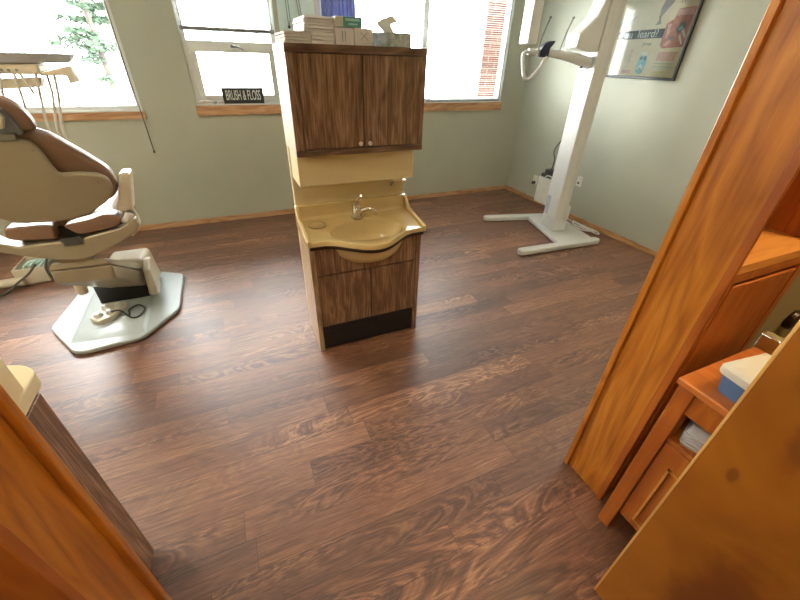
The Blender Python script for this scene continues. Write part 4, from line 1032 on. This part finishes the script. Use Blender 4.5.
# tub on the table and clear tub on its shelf
t = thing('wipes_tub', 'blue tub with ivory lid on the side table', 'tub', (1.27, 0.26, NZ))
cen = Vector((1.285,0.262)); ang = math.radians(-7)
def rr(w, d, z, r=0.02):
    pts = round_poly([(-w,-d),(w,-d),(w,d),(-w,d)], r, 4)
    return [(cen.x+x*math.cos(ang)-y*math.sin(ang), cen.y+x*math.sin(ang)+y*math.cos(ang), z) for x,y in pts]
b = MB(); b.rings([rr(0.088,0.062,NZ+0.0005),rr(0.098,0.070,NZ+0.066)]); obj('body', b, M['box_blue'], t)
b = MB(); b.rings([rr(0.104,0.076,NZ+0.066),rr(0.106,0.078,NZ+0.072),rr(0.106,0.078,NZ+0.090),rr(0.096,0.068,NZ+0.100),rr(0.03,0.03,NZ+0.102,0.01)]); l = obj('lid', b, M['box_lid'], t)
b = MB(); b.box(1.255,1.275,0.262,0.267,NZ+0.100,NZ+0.104); obj('lid_mark', b, M['grey_dark'], l)
t = thing('clear_tub', 'translucent ribbed plastic tub on the shelf of the side table', 'tub', (1.255, 0.285, 0.604))
cen = Vector((1.245,0.305)); ang = 0.3
b = MB(); b.rings([rr(0.055,0.036,0.6035,0.012),rr(0.06,0.040,0.665,0.012),rr(0.045,0.030,0.690,0.012),rr(0.02,0.015,0.695,0.008)]); obj('body', b, M['clear'], t)
b = MB()
for k in range(4): b.rings([rr(0.0585+0.001*k,0.0385+0.001*k,0.613+0.013*k,0.012),rr(0.0600+0.001*k,0.0400+0.001*k,0.616+0.013*k,0.012)])
obj('ribs', b, M['white'], t)

# open door leaf
t = bpy.data.objects.new('door_1', None); col.objects.link(t); t.location = (0.95,-0.2,0); t['kind'] = 'structure'; t['category'] = 'door'; t['label'] = 'open stained veneer door in the right foreground'
DX = 0.93
b = MB(); b.box(DX,DX+0.036,-0.62,0.206,0.006,2.05); obj('leaf', b, M['door'], t, 0.001)
b = MB(); b.box(DX-0.0005,DX+0.0365,0.206,0.212,0.006,2.05); obj('edge_band', b, M['door_edge'], t, 0.0005)
b = MB(); b.box(DX+0.008,DX+0.030,0.212,0.2135,1.125,1.225); obj('latch_plate', b, M['brass_grey'], t)
b = MB(); b.prism([(DX+0.006,0.2135,1.160),(DX+0.006,0.2135,1.195),(DX+0.030,0.2135,1.195),(DX+0.030,0.2135,1.160)], (0,0.034,0)); obj('latch_bolt', b, M['chrome'], t, 0.002)
for s in (-1, 1):
    x0 = DX if s < 0 else DX+0.036
    b = MB(); b.lathe([(0.001,0),(0.026,0),(0.026,s*0.005),(0.011,s*0.008),(0.010,s*0.022),(0.020,s*0.028),(0.024,s*0.038),(0.018,s*0.047),(0.001,s*0.050)], (x0,0.132,1.185), axis='X', n=24)
    obj('door_knob', b, M['knob_dark'], t)

b = MB(); b.lathe([(0.001,0),(0.040,0),(0.044,-0.010),(0.040,-0.022),(0.018,-0.028),(0.001,-0.028)], (1.915,YH+0.003,0.825), axis='Y', n=24)
tag(obj('wall_stop', b, M['knob_dark']), 'round dark door stop on the olive wall behind the open door', 'door stop')
# ------------------------------------------------------------------ hall lamp and added fill panels (above the frame)
def lamp_or_fill(label, x, y, w, d, key):
    t = thing('lamp_or_fill_panel', label, 'lamp', (x, y, CZ-0.06), 0, 'hall lamp and added fill light panels')
    b = MB(); b.box(x-w/2-0.03,x+w/2+0.03,y-d/2-0.03,y+d/2+0.03,CZ-0.05,CZ-0.001); obj('housing', b, M['white'], t, 0.005)
    b = MB(); b.box(x-w/2,x+w/2,y-d/2,y+d/2,CZ-0.058,CZ-0.051); obj('diffuser', b, M[key], t)
lamp_or_fill('added square fill light panel in the hall behind the camera', -0.38, -0.22, 0.4, 0.5, 'fill_hall')  # invented fill for the cabinet front and near floor
lamp_or_fill('added long fill light panel over the dental chair side of the room', -2.25, 1.75, 0.6, 1.2, 'lamp')  # added room fill, placed clear of the visible floor reflections
lamp_or_fill('added long fill light panel along the poster wall', 3.10, 1.20, 0.6, 1.0, 'fill_dim')  # added dim fill to brighten the right wall
lamp_or_fill('small ceiling light panel in the hall by the side table', 1.95, 0.05, 0.34, 0.34, 'hall_lamp')

# ------------------------------------------------------------------ sky
w = bpy.data.worlds.new('overcast_sky'); scene.world = w; w.use_nodes = True
nt = w.node_tree; bg = nt.nodes['Background']
tc = N(nt, 'ShaderNodeTexCoord'); sx = N(nt, 'ShaderNodeSeparateXYZ'); nt.links.new(tc.outputs['Generated'], sx.inputs[0])
r = ramp(nt, [(0.0, (0.55,0.56,0.56)), (0.5, (1.0,0.99,0.975)), (1.0, (0.92,0.95,1.0))])
mr = N(nt, 'ShaderNodeMapRange'); mr.inputs['From Min'].default_value = -1; nt.links.new(sx.outputs['Z'], mr.inputs['Value'])
nt.links.new(mr.outputs[0], r.inputs['Fac']); nt.links.new(r.outputs['Color'], bg.inputs['Color'])
bg.inputs['Strength'].default_value = 18.5

vs = scene.view_settings
vs.view_transform = 'Standard'; vs.look = 'None'; vs.exposure = 1.33; vs.gamma = 1.0; vs.use_curve_mapping = False
